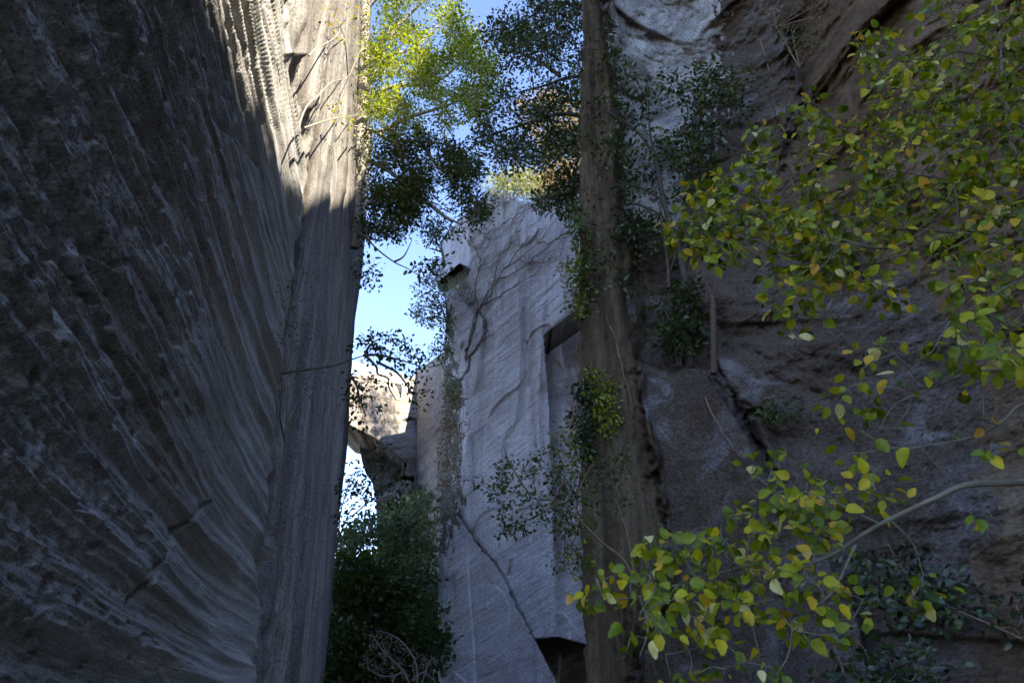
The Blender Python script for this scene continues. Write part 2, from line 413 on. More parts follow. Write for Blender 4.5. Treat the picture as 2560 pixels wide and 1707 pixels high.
for i, c_ in enumerate(cracks):
    d = line_d(PX+5*perlin(PX/14, PY/14, 2.2), PY, c_)
    disp = disp - (.6 if i < 3 else .3)*(1+.7*perlin(PX/20, PY/20, 4.4))*np.exp(-(d/1.8)**2)
disp = disp*smooth(PX-xl, -2, 10) 
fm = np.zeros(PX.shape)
fm = np.where((poly_sd(PX, PY, N1) > 0) & (Y < Yb1-.03) & (PY < 1100), 1, fm)  # notch ceiling: shade of the underside painted as darker rock
fm = np.where(poly_sd(PX, PY, N2) > -2, 1, fm)  # left notch gets the same painted shade
fm = np.where(poly_sd(PX, PY, N3) > -2, 2, fm)  # undercut shade painted with the flank's moss colour
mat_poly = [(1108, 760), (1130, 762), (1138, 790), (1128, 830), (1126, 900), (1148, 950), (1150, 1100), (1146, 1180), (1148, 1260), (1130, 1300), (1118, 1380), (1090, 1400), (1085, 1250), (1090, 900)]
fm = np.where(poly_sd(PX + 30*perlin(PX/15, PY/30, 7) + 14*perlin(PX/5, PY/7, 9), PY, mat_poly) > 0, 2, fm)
pillar = field('rock_pillar', PX, PY, Y, disp, [M_pillar, M_dark, M_moss_shade], fm, back=[(.3, .8), (.8, 3), (2, 8), (3, 14)], roof=[(2, .6), (6, 1.2), (14, 2)],
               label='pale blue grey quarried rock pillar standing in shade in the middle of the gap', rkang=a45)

# ------------------------------------------------------------ far cliff with the lookout
FT = [(790, 938), (880, 938), (980, 934), (1012, 944), (1030, 945), (1062, 915), (1110, 880), (1160, 850), (1300, 800)]
FL = [(790, 800), (790, 1040), (858, 1052), (866, 1066), (893, 1092), (899, 1120), (905, 1155), (915, 1185), (930, 1205), (940, 1250), (943, 1400), (940, 1900)]
u = np.linspace(0, 1, 230); v = np.linspace(0, 1, 300)
x0 = 795 + (1300-795)*u
ty = np.interp(x0, [p[0] for p in FT], [p[1] for p in FT])
PY = ty[None, :] + (1900-ty[None, :])*(v**1.5)[:, None]
xl = interp(PY, FL); PX = xl + (1300-xl)*u[None, :]
YA = 64 + (PX-862)*.040
YB = 71.0 - (PX-1040)*.085
Y = np.where(PX < 1042, YA, YB)
Lx = [(780, 1000), (862, 1056), (900, 1076), (935, 1094), (975, 1124), (1012, 1156)]
yl = np.interp(PX, [p[0] for p in Lx], [p[1] for p in Lx])
below = (PY > yl) & (PX < 1016)
r = rays(PX, PY); rl = rays(PX, yl)
zc = rl[..., 2]/rl[..., 1]*YA               # height of the overhang's edge
Yc = zc/np.maximum(r[..., 2]/r[..., 1], .05)
Yback = 64 + 7.5 - np.clip(PY-1110, 0, 80)*.03 + (PX-900)*.03
Y = np.where(below, np.minimum(Yc, Yback), Y)
blk = poly_sd(PX, PY, [(1008, 1156), (1030, 1194), (1032, 1240), (1010, 1300), (1010, 1900), (940, 1900), (940, 1250), (1000, 1200)])
Y = np.where(blk > 0, Y-1.6, Y)
nb = poly_sd(PX, PY, [(1000, 1188), (1034, 1192), (1034, 1204), (1005, 1200)])
Y = np.where(nb > 0, Y+2.5, Y)
Pn = W(PX, PY, Y); A = Pn[..., 0]*math.cos(.35)+Pn[..., 2]*math.sin(.35); C = -Pn[..., 0]*math.sin(.35)+Pn[..., 2]*math.cos(.35)
disp = .12*ridged(A*.1, C*.8, .2, 3) + .25*fbm(A*.25, C*.25, 1.3, 4) + np.where(below, .9*fbm(A*.35, C*.45, 2.2, 3), 0)
disp = disp - .6*np.exp(-(line_d(PX, PY, [(1012, 1054), (1028, 1046)])/3)**2) - .7*np.exp(-(line_d(PX, PY, [(868, 1014), (880, 1015)])/3)**2)
farc = field('far_cliff', PX, PY, Y, disp, [M_far], back=[(.2, 1.5), (.6, 4), (1.5, 12)], roof=[(2, .05), (6, .1), (14, .2)],
             label='distant pale cliff with sunlit face, overhanging ledge and lookout railing on top', rkang=.35)

# ------------------------------------------------------------ right cliff
ctl = np.array([  # px, py, Y
 [1455, -900, 15.5], [1455, 0, 15.5], [1455, 853, 15.5], [1460, 1707, 15.5], [1460, 2300, 15.5],
 [1650, -900, 16], [1650, 0, 17], [1650, 400, 16.6], [1650, 853, 16.2], [1700, 1707, 14.5], [1700, 2300, 13],
 [1850, 0, 16], [1880, 300, 16], [1850, 600, 15.4], [1900, 900, 14.2], [2000, 1200, 12.6], [1950, 1707, 11], [1950, 2300, 9],
 [1960, 120, 15.5], [2000, 330, 14.6], [2080, 150, 12.8], [2250, 60, 10.6], [2250, 400, 11.4], [2100, 550, 13.2], [2150, 800, 12.6],
 [2560, 0, 8.5], [2560, 400, 9.0], [2560, 853, 9], [2400, 1200, 9.2], [2560, 1707, 6.6], [2300, 1500, 8.8], [2560, 2300, 5],
 [2000, -900, 12], [2560, -900, 7], [3300, -900, 4], [3300, 0, 4.6], [3300, 853, 4.6], [3300, 1707, 4.2], [3300, 2300, 3.8]])
def rbf(ctl):
    X = ctl[:, :2]/1000; n = len(X)
    D = np.linalg.norm(X[:, None]-X[None], axis=-1)
    K = D**3
    Pm = np.c_[np.ones(n), X]
    Am = np.zeros((n+3, n+3)); Am[:n, :n] = K + 1e-3*np.eye(n); Am[:n, n:] = Pm; Am[n:, :n] = Pm.T
    c = np.linalg.solve(Am, np.r_[ctl[:, 2], 0, 0, 0])
    def f(px, py):
        x = np.asarray(px)/1000; y = np.asarray(py)/1000
        o = c[n] + c[n+1]*x + c[n+2]*y
        for i in range(n): o = o + c[i]*np.hypot(x-X[i, 0], y-X[i, 1])**3
        return o
    return f
RBF = rbf(ctl)
BAND = [(1380, -1500), (1500, -1500), (1505, 0), (1520, 120), (1535, 300), (1545, 500), (1560, 700), (1588, 900), (1600, 1050), (1625, 1200), (1648, 1330), (1660, 1500), (1600, 1560), (1575, 1707), (1560, 2500), (1380, 2500)]
SLAB = [(1582, 905), (1640, 900), (1720, 912), (1780, 940), (1835, 1010), (1858, 1052), (1905, 1130), (1965, 1235), (2040, 1330), (2140, 1480), (2200, 1750), (2200, 2500), (1570, 2500), (1580, 1600), (1650, 1330), (1615, 1130)]
KNOB = [(1780, 870), (1850, 905), (1880, 990), (1930, 1090), (1985, 1180), (1960, 1235), (1905, 1130), (1858, 1052), (1835, 1010), (1790, 945)]
def right_Y(px, py):
    w = 10*perlin(px/70, py/70, 3.3)
    Y = RBF(px, py)
    sb = poly_sd(px+w*.7, py, BAND); ss = poly_sd(px+1.8*w+6*perlin(px/16, py/16, 7.7), py+1.6*w+6*perlin(px/16, py/16, 2.7), SLAB); sk = poly_sd(px+w, py, KNOB)
    Y = Y - .9*smooth(sb + 14*perlin(px/60, py/130, 9.3) + 6*perlin(px/18, py/40, 2.3), -45, 12)
    Y = Y - 1.1*smooth(ss, -1, 22)*smooth(-sb, -14, 10)
    Y = Y - .45*smooth(sk, -14, 26)
    return Y
py = np.concatenate([np.linspace(-240, -30, 30), np.linspace(-26, 1740, 560), np.linspace(1750, 2300, 50)])
u = np.concatenate([np.linspace(0, .615, 400)[:-1], np.linspace(.615, 1, 70)])
RE = [(1458, -900), (1456, 0), (1450, 200), (1446, 500), (1448, 700), (1452, 900), (1450, 1100), (1452, 1300), (1460, 1500), (1466, 1700), (1470, 2300)]
xl = interp(py, RE) + 10*perlin(py/90, .5, 5.2) + 8*perlin(py/28, .5, .2)+4*perlin(py/9, .5, 1.2)
PX = xl[:, None] + (3300-xl[:, None])*u[None, :]; PY = np.repeat(py[:, None], len(u), 1)
Y = right_Y(PX, PY)
Pn = W(PX, PY, Y); X, Yw, Z = Pn[..., 0], Pn[..., 1], Pn[..., 2]
band = smooth(poly_sd(PX, PY, BAND) + 30*perlin(PX/60, PY/130, 9.3) + 25*perlin(PX/18, PY/30, 2.3), -25, 5)
# slanting strata: run down to the right
q = (X*.75 - Z*.62 + Yw*.1); qa = (X*.62 + Z*.75)
rock_d = .34*fbm(X*.45, Z*.45, Yw*.45, 5) + .18*np.abs(fbm(X*.28+3, Z*.33, Yw*.3, 2)) - .22*smooth(perlin(q*.28, qa*.45, 6.1), .02, .10) + .05*ridged(q*.35, qa*.8, .4, 3, .55) + .05*fbm(X*2.4, Z*2.6, Yw*2.2, 4, .65) + .02*ridged(X*5, Z*5, Yw*4, 2)
band_d = .07*ridged(X*1.9, Z*.12, .7, 3) + .14*fbm(X*.9, Z*.4, 1.7, 5) + .04*fbm(X*6, Z*3, 4.4, 3)
slabm = smooth(poly_sd(PX, PY, SLAB), 0, 30)
rock_d = rock_d + .13*smooth(PX, 1700, 1950)*ridged(q*.22, qa*.75, 2.4, 2)
rock_d = rock_d*(1-.55*slabm*(PX < 1950))
disp = rock_d*(1-band) + band_d*band
for pts, wd, dp in (([(1780, 905), (1835, 985), (1862, 1050), (1900, 1120), (1960, 1210)], 5, .32), ([(1862, 1050), (1880, 1030), (1900, 1022)], 5, .4),
                    ([(1990, 60), (1985, 150), (2010, 260), (1960, 420)], 22, .5), ([(1880, 935), (1990, 960), (2080, 1000)], 14, .16), ([(1790, 800), (1830, 860), (1900, 900), (2060, 900), (2140, 930)], 16, .16),
                    ([(1575, 930), (1600, 1100), (1625, 1230)], 12, .12), ([(1570, 1500), (1580, 1707)], 12, .15)):
    disp = disp - dp*(1+.8*perlin(PX/25, PY/25, 8))*np.exp(-(line_d(PX+14*perlin(PX/40, PY/40, 1)+6*perlin(PX/11, PY/11, 2), PY+14*perlin(PX/40, PY/40, 5)+6*perlin(PX/11, PY/11, 6), pts)/wd)**2)
fm = np.zeros(PX.shape)
nz = 60*perlin(PX/90, PY/90, 4)+60*perlin(PX/24, PY/24, 6)+45*perlin(PX/9, PY/9, 3)
fm = np.where(poly_sd(PX+nz, PY+nz, [(1505, -900), (1790, -900), (1800, 60), (1790, 200), (1720, 420), (1650, 560), (1560, 560), (1530, 300), (1505, 0)]) > 0, 1, fm)
br = poly_sd(PX+nz, PY+nz, [(1990, -900), (3400, -900), (3400, 2400), (2500, 2400), (2440, 1700), (2480, 1000), (2300, 700), (2150, 620), (1990, 600), (1950, 430), (2010, 260), (1985, 60)])
fm = np.where(br > 0, 2, fm)
fm = np.where(band > .5, 3, fm)
M_rb = rock('brown_earthy_rock', (.5, 1.2, 1), (2.5, 6.0, 2), [(.045, .030, .018), (.105, .070, .040), (.20, .145, .09)],
            patch=(.26, .205, .14), pscale=(.2, .5, .3), pth=(.58, .74), speck=.5, bump=.9, bdist=.10, fgrit=18)
rightc = field('right_cliff', PX, PY, Y, disp, [M_right, M_pale, M_rb, M_brown], fm, back=[(.25, .6), (.4, 2), (1, 5), (4, 9)],
               label='dark weathered cliff on the right with brown vertical buttress and ledge', rkang=np.where(band > .5, math.pi/2, -.75))
# in-band coordinates run upright
me = rightc.data

# ------------------------------------------------------------ unseen ridge added behind the right cliff, shaped to cast the shadow line
def hit_left(px, py):
    r_ = rays(np.array([px]), np.array([py]))[0]; return CAM + r_*(LA/max(-(r_ @ LN), .045))
XR = 11.0
prof = []
for (a, b) in [(428, -10), (470, 90), (540, 215), (620, 330), (700, 400), (760, 470), (820, 530), (905, 525)]:
    Pq = hit_left(a, b); tt = (XR-Pq[0])/S[0]; Q = Pq + tt*S; prof.append((Q[1], Q[2]))
prof.sort()
print('ridge profile', [(round(a, 1), round(b, 1)) for a, b in prof])
far_b = W(np.array([1006.]), np.array([1000.]), np.array([68.]))[0]
tt = (XR-far_b[0])/S[0]; YEND = far_b[1] + tt*S[1]; YEND = 30.0
ptop = w1(1300, 480, 36); tt = (XR-ptop[0])/S[0]; print('need for pillar', ptop + tt*S, 'yend', YEND)
ys = np.linspace(-30, YEND, 130)
PT = []
for a, b in [(1100, 600), (1140, 545), (1175, 515), (1215, 478), (1300, 480), (1380, 470)]:
    Pq = w1(a, b, float(PF(a))); tt = (XR-Pq[0])/S[0]; Pq = Pq+tt*S; PT.append((Pq[1], Pq[2]+.2))
PT.sort(); print(PT)
yk = [-30, prof[0][0]-3] + [p[0] for p in prof] + [p[0] for p in PT] + [YEND]
zk = [prof[0][1]-14, prof[0][1]-2] + [p[1] for p in prof] + [p[1] for p in PT] + [PT[-1][1]+1]
zt = np.interp(ys, yk, zk) + .9*perlin(ys*.35, .4, .1) + .5*perlin(ys*1.1, .4, 2.1)
vv = np.linspace(0, 1, 50)
base = 0.0
Zg = base + (zt[None, :]-base)*vv[:, None]; Yg = np.repeat(ys[None, :], 50, 0)
Xg = XR + 1.2*fbm(Yg*.15, Zg*.15, 3.3, 3)*(1-vv[:, None]**6)
# keep the ridge clear behind the modelled right cliff
G = np.stack([Xg, Yg, Zg], -1)
roofr = [np.stack([Xg[-1]+d, Yg[-1], Zg[-1]+e], -1) for d, e in ((3, .4), (9, -2), (20, -12))]
endc = G[:, -1][:, None, :] + np.array([[2., 1, 0], [8, 3, 0], [20, 4, 0]])[None]
G2 = np.concatenate([G, np.stack(roofr, 0)], 0)
rid = mesh_obj('shadow_ridge', G2.reshape(-1, 3), [grid_faces(G2.shape[0], G2.shape[1])], [M_right], attrs={'rk': G2.reshape(-1, 3)[:, [1, 2, 0]]})
tag(rid, 'unseen rock ridge added behind the right cliff to cast the shadow line', 'cliff', kind='structure')
E = np.concatenate([G[:, -1:], endc], 1)
e2 = mesh_obj('shadow_ridge_end', E.reshape(-1, 3), [grid_faces(E.shape[0], E.shape[1])], [M_right], attrs={'rk': E.reshape(-1, 3)})
tag(e2, 'far end face of the added shadow ridge', 'cliff', kind='structure')

# ------------------------------------------------------------ ground
gx = np.concatenate([[-2500, -600, -150], np.linspace(-60, 60, 60), [150, 600, 2500]]); gy = np.concatenate([[-2500, -600, -150], np.linspace(-40, 120, 80), [250, 700, 2500]])
GX, GY = np.meshgrid(gx, gy); GZ = .25*fbm(GX*.2, GY*.2, .3, 3) - .1 + 0*GX
gr = mesh_obj('ground', np.stack([GX, GY, GZ], -1).reshape(-1, 3), [grid_faces(len(gy), len(gx))], [M_ground], attrs={'rk': np.stack([GX, GY, GZ], -1).reshape(-1, 3)})
tag(gr, 'forest floor between the cliffs', 'ground', kind='structure')

hx = np.linspace(-45, 6, 60); hy = np.linspace(47, 62, 20)
HX, HY = np.meshgrid(hx, hy); HZ = np.clip((HY-46)*.62, 0, 8.6) + .9*fbm(HX*.2, HY*.2, .9, 3) - .5
hs = mesh_obj('hillside', np.stack([HX, HY, HZ], -1).reshape(-1, 3), [grid_faces(20, 60)], [M_ground], attrs={'rk': np.stack([HX, HY, HZ], -1).reshape(-1, 3)})
tag(hs, 'low wooded bank behind the evergreens at the foot of the gap', 'hillside', kind='structure')

# ------------------------------------------------------------ plant helpers
def tubes(lines, radii, sides=5):
    """lines: list of (n,3) arrays; radii: list of (n,) arrays -> V, quads"""
    Vs, Fs, off = [], [], 0
    a = np.linspace(0, 2*math.pi, sides, endpoint=False)
    for L, rd in zip(lines, radii):
        L = np.asarray(L, float); n = len(L)
        if n < 2: continue
        T = np.gradient(L, axis=0); T /= np.linalg.norm(T, axis=1)[:, None]+1e-9
        up = np.array([0, 0, 1.0]) if abs(T[0, 2]) < .9 else np.array([1.0, 0, 0])
        N = np.cross(T, up); N /= np.linalg.norm(N, axis=1)[:, None]+1e-9; B = np.cross(T, N)
        ring = L[:, None] + (N[:, None]*np.cos(a)[None, :, None] + B[:, None]*np.sin(a)[None, :, None])*np.asarray(rd)[:, None, None]
        Vs.append(ring.reshape(-1, 3))
        i = np.arange(n-1)[:, None]*sides + np.arange(sides)[None]; j = np.arange(n-1)[:, None]*sides + (np.arange(sides)[None]+1) % sides
        Fs.append(np.stack([i, j, j+sides, i+sides], -1).reshape(-1, 4)+off); off += n*sides
    return np.concatenate(Vs), np.concatenate(Fs)
def curve(pts, n=None, jit=0.0, rg=rng):
    """Catmull-Rom through 3D points"""
    P = np.asarray(pts, float)
    if len(P) < 2: return P
    Q = np.concatenate([[2*P[0]-P[1]], P, [2*P[-1]-P[-2]]])
    k = n or max(3, 5); out = []
    for i in range(1, len(Q)-2):
        for t_ in np.linspace(0, 1, k, endpoint=False):
            a, b, c, d = Q[i-1], Q[i], Q[i+1], Q[i+2]
            out.append(.5*((2*b)+(-a+c)*t_+(2*a-5*b+4*c-d)*t_**2+(-a+3*b-3*c+d)*t_**3))
    out.append(P[-1]); out = np.array(out)
    if jit: out[1:-1] += rg.normal(size=out[1:-1].shape)*jit
    return out
def unit(v): return v/(np.linalg.norm(v, axis=-1, keepdims=True)+1e-9)
def T_leaf(kind):
    if kind == 'slim':     # lanceolate evergreen leaf, folded on its rib
        y = np.array([0, .25, .6, 1.0]); w = np.array([.0, .17, .15, 0])
    elif kind == 'oval':
        y = np.array([0, .18, .5, .82, 1.0]); w = np.array([.02, .24, .30, .20, 0])
    elif kind == 'far':
        V = np.array([[0, 0, 0], [.26, .5, .06], [0, 1, 0], [-.26, .5, .06]]); return V, np.array([[0, 1, 2], [0, 2, 3]])
    else:                   # broad rounded hazel-like leaf with toothed rim and drooping tip
        y = np.array([0, .07, .2, .36, .52, .68, .82, .93, 1.0]); w = np.array([.03, .2, .36, .42, .41, .35, .24, .12, 0])
    V = []; n = len(y)
    for i in range(n):
        dz = -.16*y[i]**2
        V += [[-w[i], y[i], .22*w[i]+dz], [0, y[i], dz], [w[i], y[i], .22*w[i]+dz]]
    if kind == 'broad':
        V = np.array(V); s_ = np.array([.0, .02, -.02]*3)[:n]
        V[0::3, 0] -= s_; V[2::3, 0] += s_; V[3::6, 0] *= .9; V[5::6, 0] *= 1.08
    Fq = []
    for i in range(n-1):
        a = 3*i; Fq += [[a, a+1, a+4, a+3], [a+1, a+2, a+5, a+4]]
    return np.array(V, float), np.array(Fq)
def leaves(Cn, axis, nrm, size, kind, width=1.0, bend=None):
    V, Fc = T_leaf(kind); V = V.copy(); V[:, 0] *= width
    axis = unit(axis); nrm = unit(nrm - (nrm*axis).sum(-1, keepdims=True)*axis); sd = np.cross(axis, nrm)
    curl = rng.normal(size=(len(Cn), 1))*.35
    zz = V[None, :, 2] - curl*(V[None, :, 1]**2)*.4 + curl*.5*V[None, :, 0]**2
    out = Cn[:, None] + size[:, None, None]*(sd[:, None]*V[None, :, 0:1] + axis[:, None]*V[None, :, 1:2] + nrm[:, None]*zz[..., None])
    k = len(V)
    Fo = (Fc[None] + (np.arange(len(Cn))*k)[:, None, None]).reshape(-1, Fc.shape[1])
    return out.reshape(-1, 3), Fo, k
def in_poly(poly, n, gap=None, seed=0):
    xs = [p[0] for p in poly]; ys = [p[1] for p in poly]; out = []
    m = 0
    while len(out) < n and m < 60:
        x = rng.uniform(min(xs), max(xs), 4*n+40); y = rng.uniform(min(ys), max(ys), 4*n+40)
        ok = poly_sd(x, y, poly) > 0
        if gap:
            sc, th = gap; ok &= perlin(x/sc, y/sc, seed+.5) > th
        out += list(zip(x[ok], y[ok])); m += 1
    return np.array(out[:n])
def plant(name, label, cat, base, limbs, sites, mats, leaf=dict(kind='far', size=.14, n=10, r=.25), twig=.008, lr=(.05, .015), group=None,
          trunk=None, tr=(.2, .08), hang=0.25, tint=(.5, .2), names=('branches', 'foliage'), sides=5, attach_cap=None, petiole=True, twigjit=.03, width=1.0, face=None):
    """limbs: list of 3-D polylines; sites: (n,3) leaf-cluster centres, joined by twigs to the nearest wood"""
    root = thing(name, base, label, cat, group)
    lines, rads, nodes_ = [], [], []
    for i, L in enumerate(limbs):
        c = curve(L, 6, 0); r0, r1 = lr if not isinstance(lr, list) else lr[i]
        lines.append(c); rads.append(np.linspace(r0, r1, len(c))); nodes_.append(c)
    if trunk is not None:
        tl, trd = [], []
        for i, L in enumerate(trunk):
            c = curve(L, 8, 0); r0, r1 = tr if not isinstance(tr, list) else tr[i]
            tl.append(c); trd.append(np.linspace(r0, r1, len(c))); nodes_.append(c)
        V, Q = tubes(tl, trd, 9)
        mesh_obj('trunk', V, [Q], mats[0], root)
    N = np.concatenate(nodes_) if nodes_ else np.array([base])
    sites = np.asarray(sites, float)
    pending = sites.copy()
    d0 = np.array([np.min(np.linalg.norm(N-p, axis=1)) for p in pending]) if len(pending) else np.array([])
    od = np.argsort(d0)
    known = N; dirs_at = []; order = []
    for i in od:
        p = pending[i]; d = np.linalg.norm(known-p, axis=1); j = int(np.argmin(d)); q = known[j]
        mid = (p+q)/2 + rng.normal(size=3)*d[j]*.10 + np.array([0, 0, d[j]*.06])
        c = curve([q, mid, p], 3)
        lines.append(c); rr = twig*(1+min(d[j], 1.5)); rads.append(np.linspace(rr, twig*.6, len(c)))
        known = np.concatenate([known, c[1:]])
        order.append(p); dirs_at.append(p-q)
    if lines:
        V, Q = tubes(lines, rads, sides); mesh_obj(names[0], V, [Q], mats[0], root)
    if len(order) and leaf['n'] > 0:
        order = np.array(order); da = unit(np.array(dirs_at))
        n = leaf['n']; k = len(order)*n
        Cn = np.repeat(order, n, 0) + rng.normal(size=(k, 3))*leaf['r']*np.array([1, 1, .5])
        keep = rng.random(k) < leaf.get('keep', 1.0)
        ax = unit(np.repeat(da, n, 0)*.7 + unit(Cn-np.repeat(order, n, 0))*.9 + rng.normal(size=(k, 3))*.35 + np.array([0, 0, -hang]))
        nr_ = rng.normal(size=(k, 3))*.55 + np.array([0, -.1, 1.0])
        if face is not None: nr_ = rng.normal(size=(k, 3))*.6 + np.array(face)
        sz = leaf['size']*np.clip(rng.normal(1, .22, k), .5, 1.6)
        Cn, ax, nr_, sz = Cn[keep], ax[keep], nr_[keep], sz[keep]
        V, Fo, kk = leaves(Cn, ax, nr_, sz, leaf['kind'], width)
        tn = np.clip(rng.normal(tint[0], tint[1], len(Cn)) + .15*np.repeat(rng.normal(size=len(order)), n)[keep], 0, 1)
        mesh_obj(names[1], V, [Fo], mats[1], root, attrs={'tint': np.repeat(tn, kk)})
    return root
def S3(poly, n, y0, y1, gap=None, seed=0):
    q = in_poly(poly, n, gap, seed)
    return W(q[:, 0], q[:, 1], rng.uniform(y0, y1, len(q)))
def PL(pts): return [w1(*p) for p in pts]

B_dark = bark('dark_bark', (.035, .028, .022), (.09, .075, .06))
B_grey = bark('grey_bark', (.16, .14, .11), (.34, .30, .24))
B_fore = bark('smooth_twig_bark', (.06, .055, .035), (.17, .15, .10))
B_tan = bark('tan_bark', (.14, .09, .055), (.28, .19, .12))
B_orange = bark('red_brown_bark', (.05, .032, .022), (.12, .078, .052))
G_dark = leafmat('glossy_dark_leaf', [(0, (.012, .022, .008)), (.5, (.042, .07, .018)), (1, (.11, .16, .04))], .25, .35, .5)
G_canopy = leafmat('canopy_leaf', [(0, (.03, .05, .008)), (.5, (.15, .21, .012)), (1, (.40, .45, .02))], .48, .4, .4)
G_shade = leafmat('shade_leaf', [(0, (.012, .024, .008)), (.5, (.045, .075, .014)), (1, (.13, .18, .03))], .35, .35, .5)  # darker copy of the canopy leaf, with the lower crown's shade in its colour
G_mid = leafmat('mid_green_leaf', [(0, (.03, .05, .012)), (.5, (.07, .11, .022)), (1, (.16, .20, .04))], .35)
G_hazel = leafmat('autumn_leaf', [(0, (.035, .065, .004)), (.35, (.13, .19, .006)), (.6, (.28, .31, .008)), (.76, (.52, .43, .010)), (.92, (.58, .29, .02)), (1, (.60, .54, .22))], .42, .5, .3, spot=True)
G_pale = leafmat('pale_shrub_leaf', [(0, (.10, .13, .05)), (.5, (.20, .24, .10)), (1, (.38, .34, .18))], .35)
G_dry = leafmat('dry_leaf', [(0, (.12, .08, .04)), (.5, (.26, .19, .10)), (1, (.42, .35, .22))], .3, .7, .2)
G_yel = leafmat('yellow_green_vine_leaf', [(0, (.07, .10, .01)), (.5, (.19, .24, .02)), (1, (.42, .40, .03))], .4)
G_pine = leafmat('blue_green_needle', [(0, (.045, .07, .035)), (.5, (.15, .215, .10)), (1, (.34, .41, .22))], .2)

# ------------------------------------------------------------ plants in the gap
# big evergreen leaning out from the left cliff: sun and shade of its halves painted as two leaf colours
YT = 25.0
limbsA = [PL([(915, 175, YT), (975, 140, YT-.5), (1035, 118, YT), (1100, 60, YT+1)]), PL([(915, 245, YT), (985, 215, YT), (1090, 205, YT), (1160, 150, YT+1)]),
          PL([(915, 325, YT), (940, 330, YT-.3), (975, 350, YT), (1050, 354, YT), (1130, 364, YT), (1180, 396, YT)]),
          PL([(920, 400, YT), (960, 420, YT), (1000, 450, YT-.5), (1055, 495, YT), (1095, 512, YT)]), PL([(915, 150, YT), (1000, 60, YT), (1060, 0, YT), (1110, -70, YT)]),
          PL([(915, 20, YT), (1000, -60, YT), (1080, -160, YT)]), PL([(950, 330, YT), (1020, 295, YT), (1100, 270, YT), (1180, 240, YT)]), PL([(985, 350, YT), (1010, 420, YT), (1000, 500, YT), (1020, 580, YT)]),
          PL([(1055, 495, YT), (1110, 540, YT), (1150, 560, YT)]), PL([(1050, 354, YT), (1100, 420, YT), (1170, 450, YT)])]
polyA1 = [(922, -260), (1160, -260), (1180, -40), (1120, 5), (1165, 30), (1205, 100), (1238, 150), (1232, 225), (1200, 300), (1150, 330), (1060, 305), (1000, 345), (925, 330)]
polyA2 = [(928, 330), (1000, 345), (1050, 335), (1110, 362), (1200, 385), (1195, 430), (1150, 470), (1170, 480), (1205, 500), (1215, 525), (1190, 545), (1197, 600), (1168, 608), (1140, 575), (1100, 590), (1060, 600), (1022, 640), (985, 600), (950, 585), (905, 605), (912, 510), (926, 440)]
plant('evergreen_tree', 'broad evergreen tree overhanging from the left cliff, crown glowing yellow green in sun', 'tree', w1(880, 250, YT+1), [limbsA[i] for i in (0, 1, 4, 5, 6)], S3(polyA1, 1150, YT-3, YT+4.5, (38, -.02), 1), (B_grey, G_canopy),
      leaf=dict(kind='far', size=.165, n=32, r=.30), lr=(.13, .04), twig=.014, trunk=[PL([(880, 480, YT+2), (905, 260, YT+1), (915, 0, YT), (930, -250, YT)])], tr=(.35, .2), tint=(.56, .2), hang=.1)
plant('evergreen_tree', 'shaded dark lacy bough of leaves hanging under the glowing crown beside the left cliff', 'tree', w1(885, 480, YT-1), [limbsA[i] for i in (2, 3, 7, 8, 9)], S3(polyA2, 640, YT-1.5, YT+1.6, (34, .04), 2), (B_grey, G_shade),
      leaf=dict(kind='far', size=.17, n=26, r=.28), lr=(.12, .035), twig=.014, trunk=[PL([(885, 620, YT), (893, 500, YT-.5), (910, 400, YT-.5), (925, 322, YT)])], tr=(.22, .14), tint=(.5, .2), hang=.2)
# darker evergreen on the right of the gap
YT = 19.0
limbsB = [PL([(1475, 190, YT), (1420, 195, YT), (1360, 215, YT), (1300, 230, YT)]), PL([(1475, 295, YT), (1400, 285, YT), (1330, 305, YT), (1250, 330, YT), (1180, 350, YT)]), PL([(1475, 35, YT), (1420, 10, YT), (1370, 15, YT), (1300, 60, YT)]),
          PL([(1400, 190, YT), (1340, 150, YT), (1260, 120, YT)]), PL([(1475, 400, YT), (1420, 380, YT), (1370, 420, YT)]), PL([(1330, 305, YT), (1290, 380, YT), (1310, 430, YT)]), PL([(1470, 470, YT), (1400, 490, YT), (1330, 500, YT)]), PL([(1470, -60, YT), (1380, -110, YT), (1280, -160, YT)])]
polyB = [(1250, -240), (1465, -240), (1465, 360), (1400, 400), (1370, 440), (1320, 430), (1262, 425), (1230, 400), (1190, 395), (1180, 350), (1215, 330), (1205, 290), (1240, 240), (1235, 160), (1222, 60), (1262, 50), (1290, 10)]
polyB2 = [(1465, 380), (1465, 560), (1430, 540), (1400, 520), (1330, 510), (1320, 490), (1380, 470), (1420, 430)]
sites = np.concatenate([S3(polyB, 950, YT-1.5, YT+2.5, (34, -.05), 5), S3(polyB2, 100, YT-.6, YT+1)])
plant('evergreen_tree', 'dark shaded evergreen tree reaching over the gap from the brown buttress', 'tree', w1(1500, 250, YT+1), limbsB, sites, (B_dark, G_dark),
      leaf=dict(kind='far', size=.155, n=21, r=.24), lr=(.09, .03), twig=.010, trunk=[PL([(1560, 620, YT+2), (1530, 400, YT+1), (1500, 250, YT), (1490, 0, YT), (1480, -250, YT)])], tr=(.25, .14), tint=(.45, .2), hang=.1)
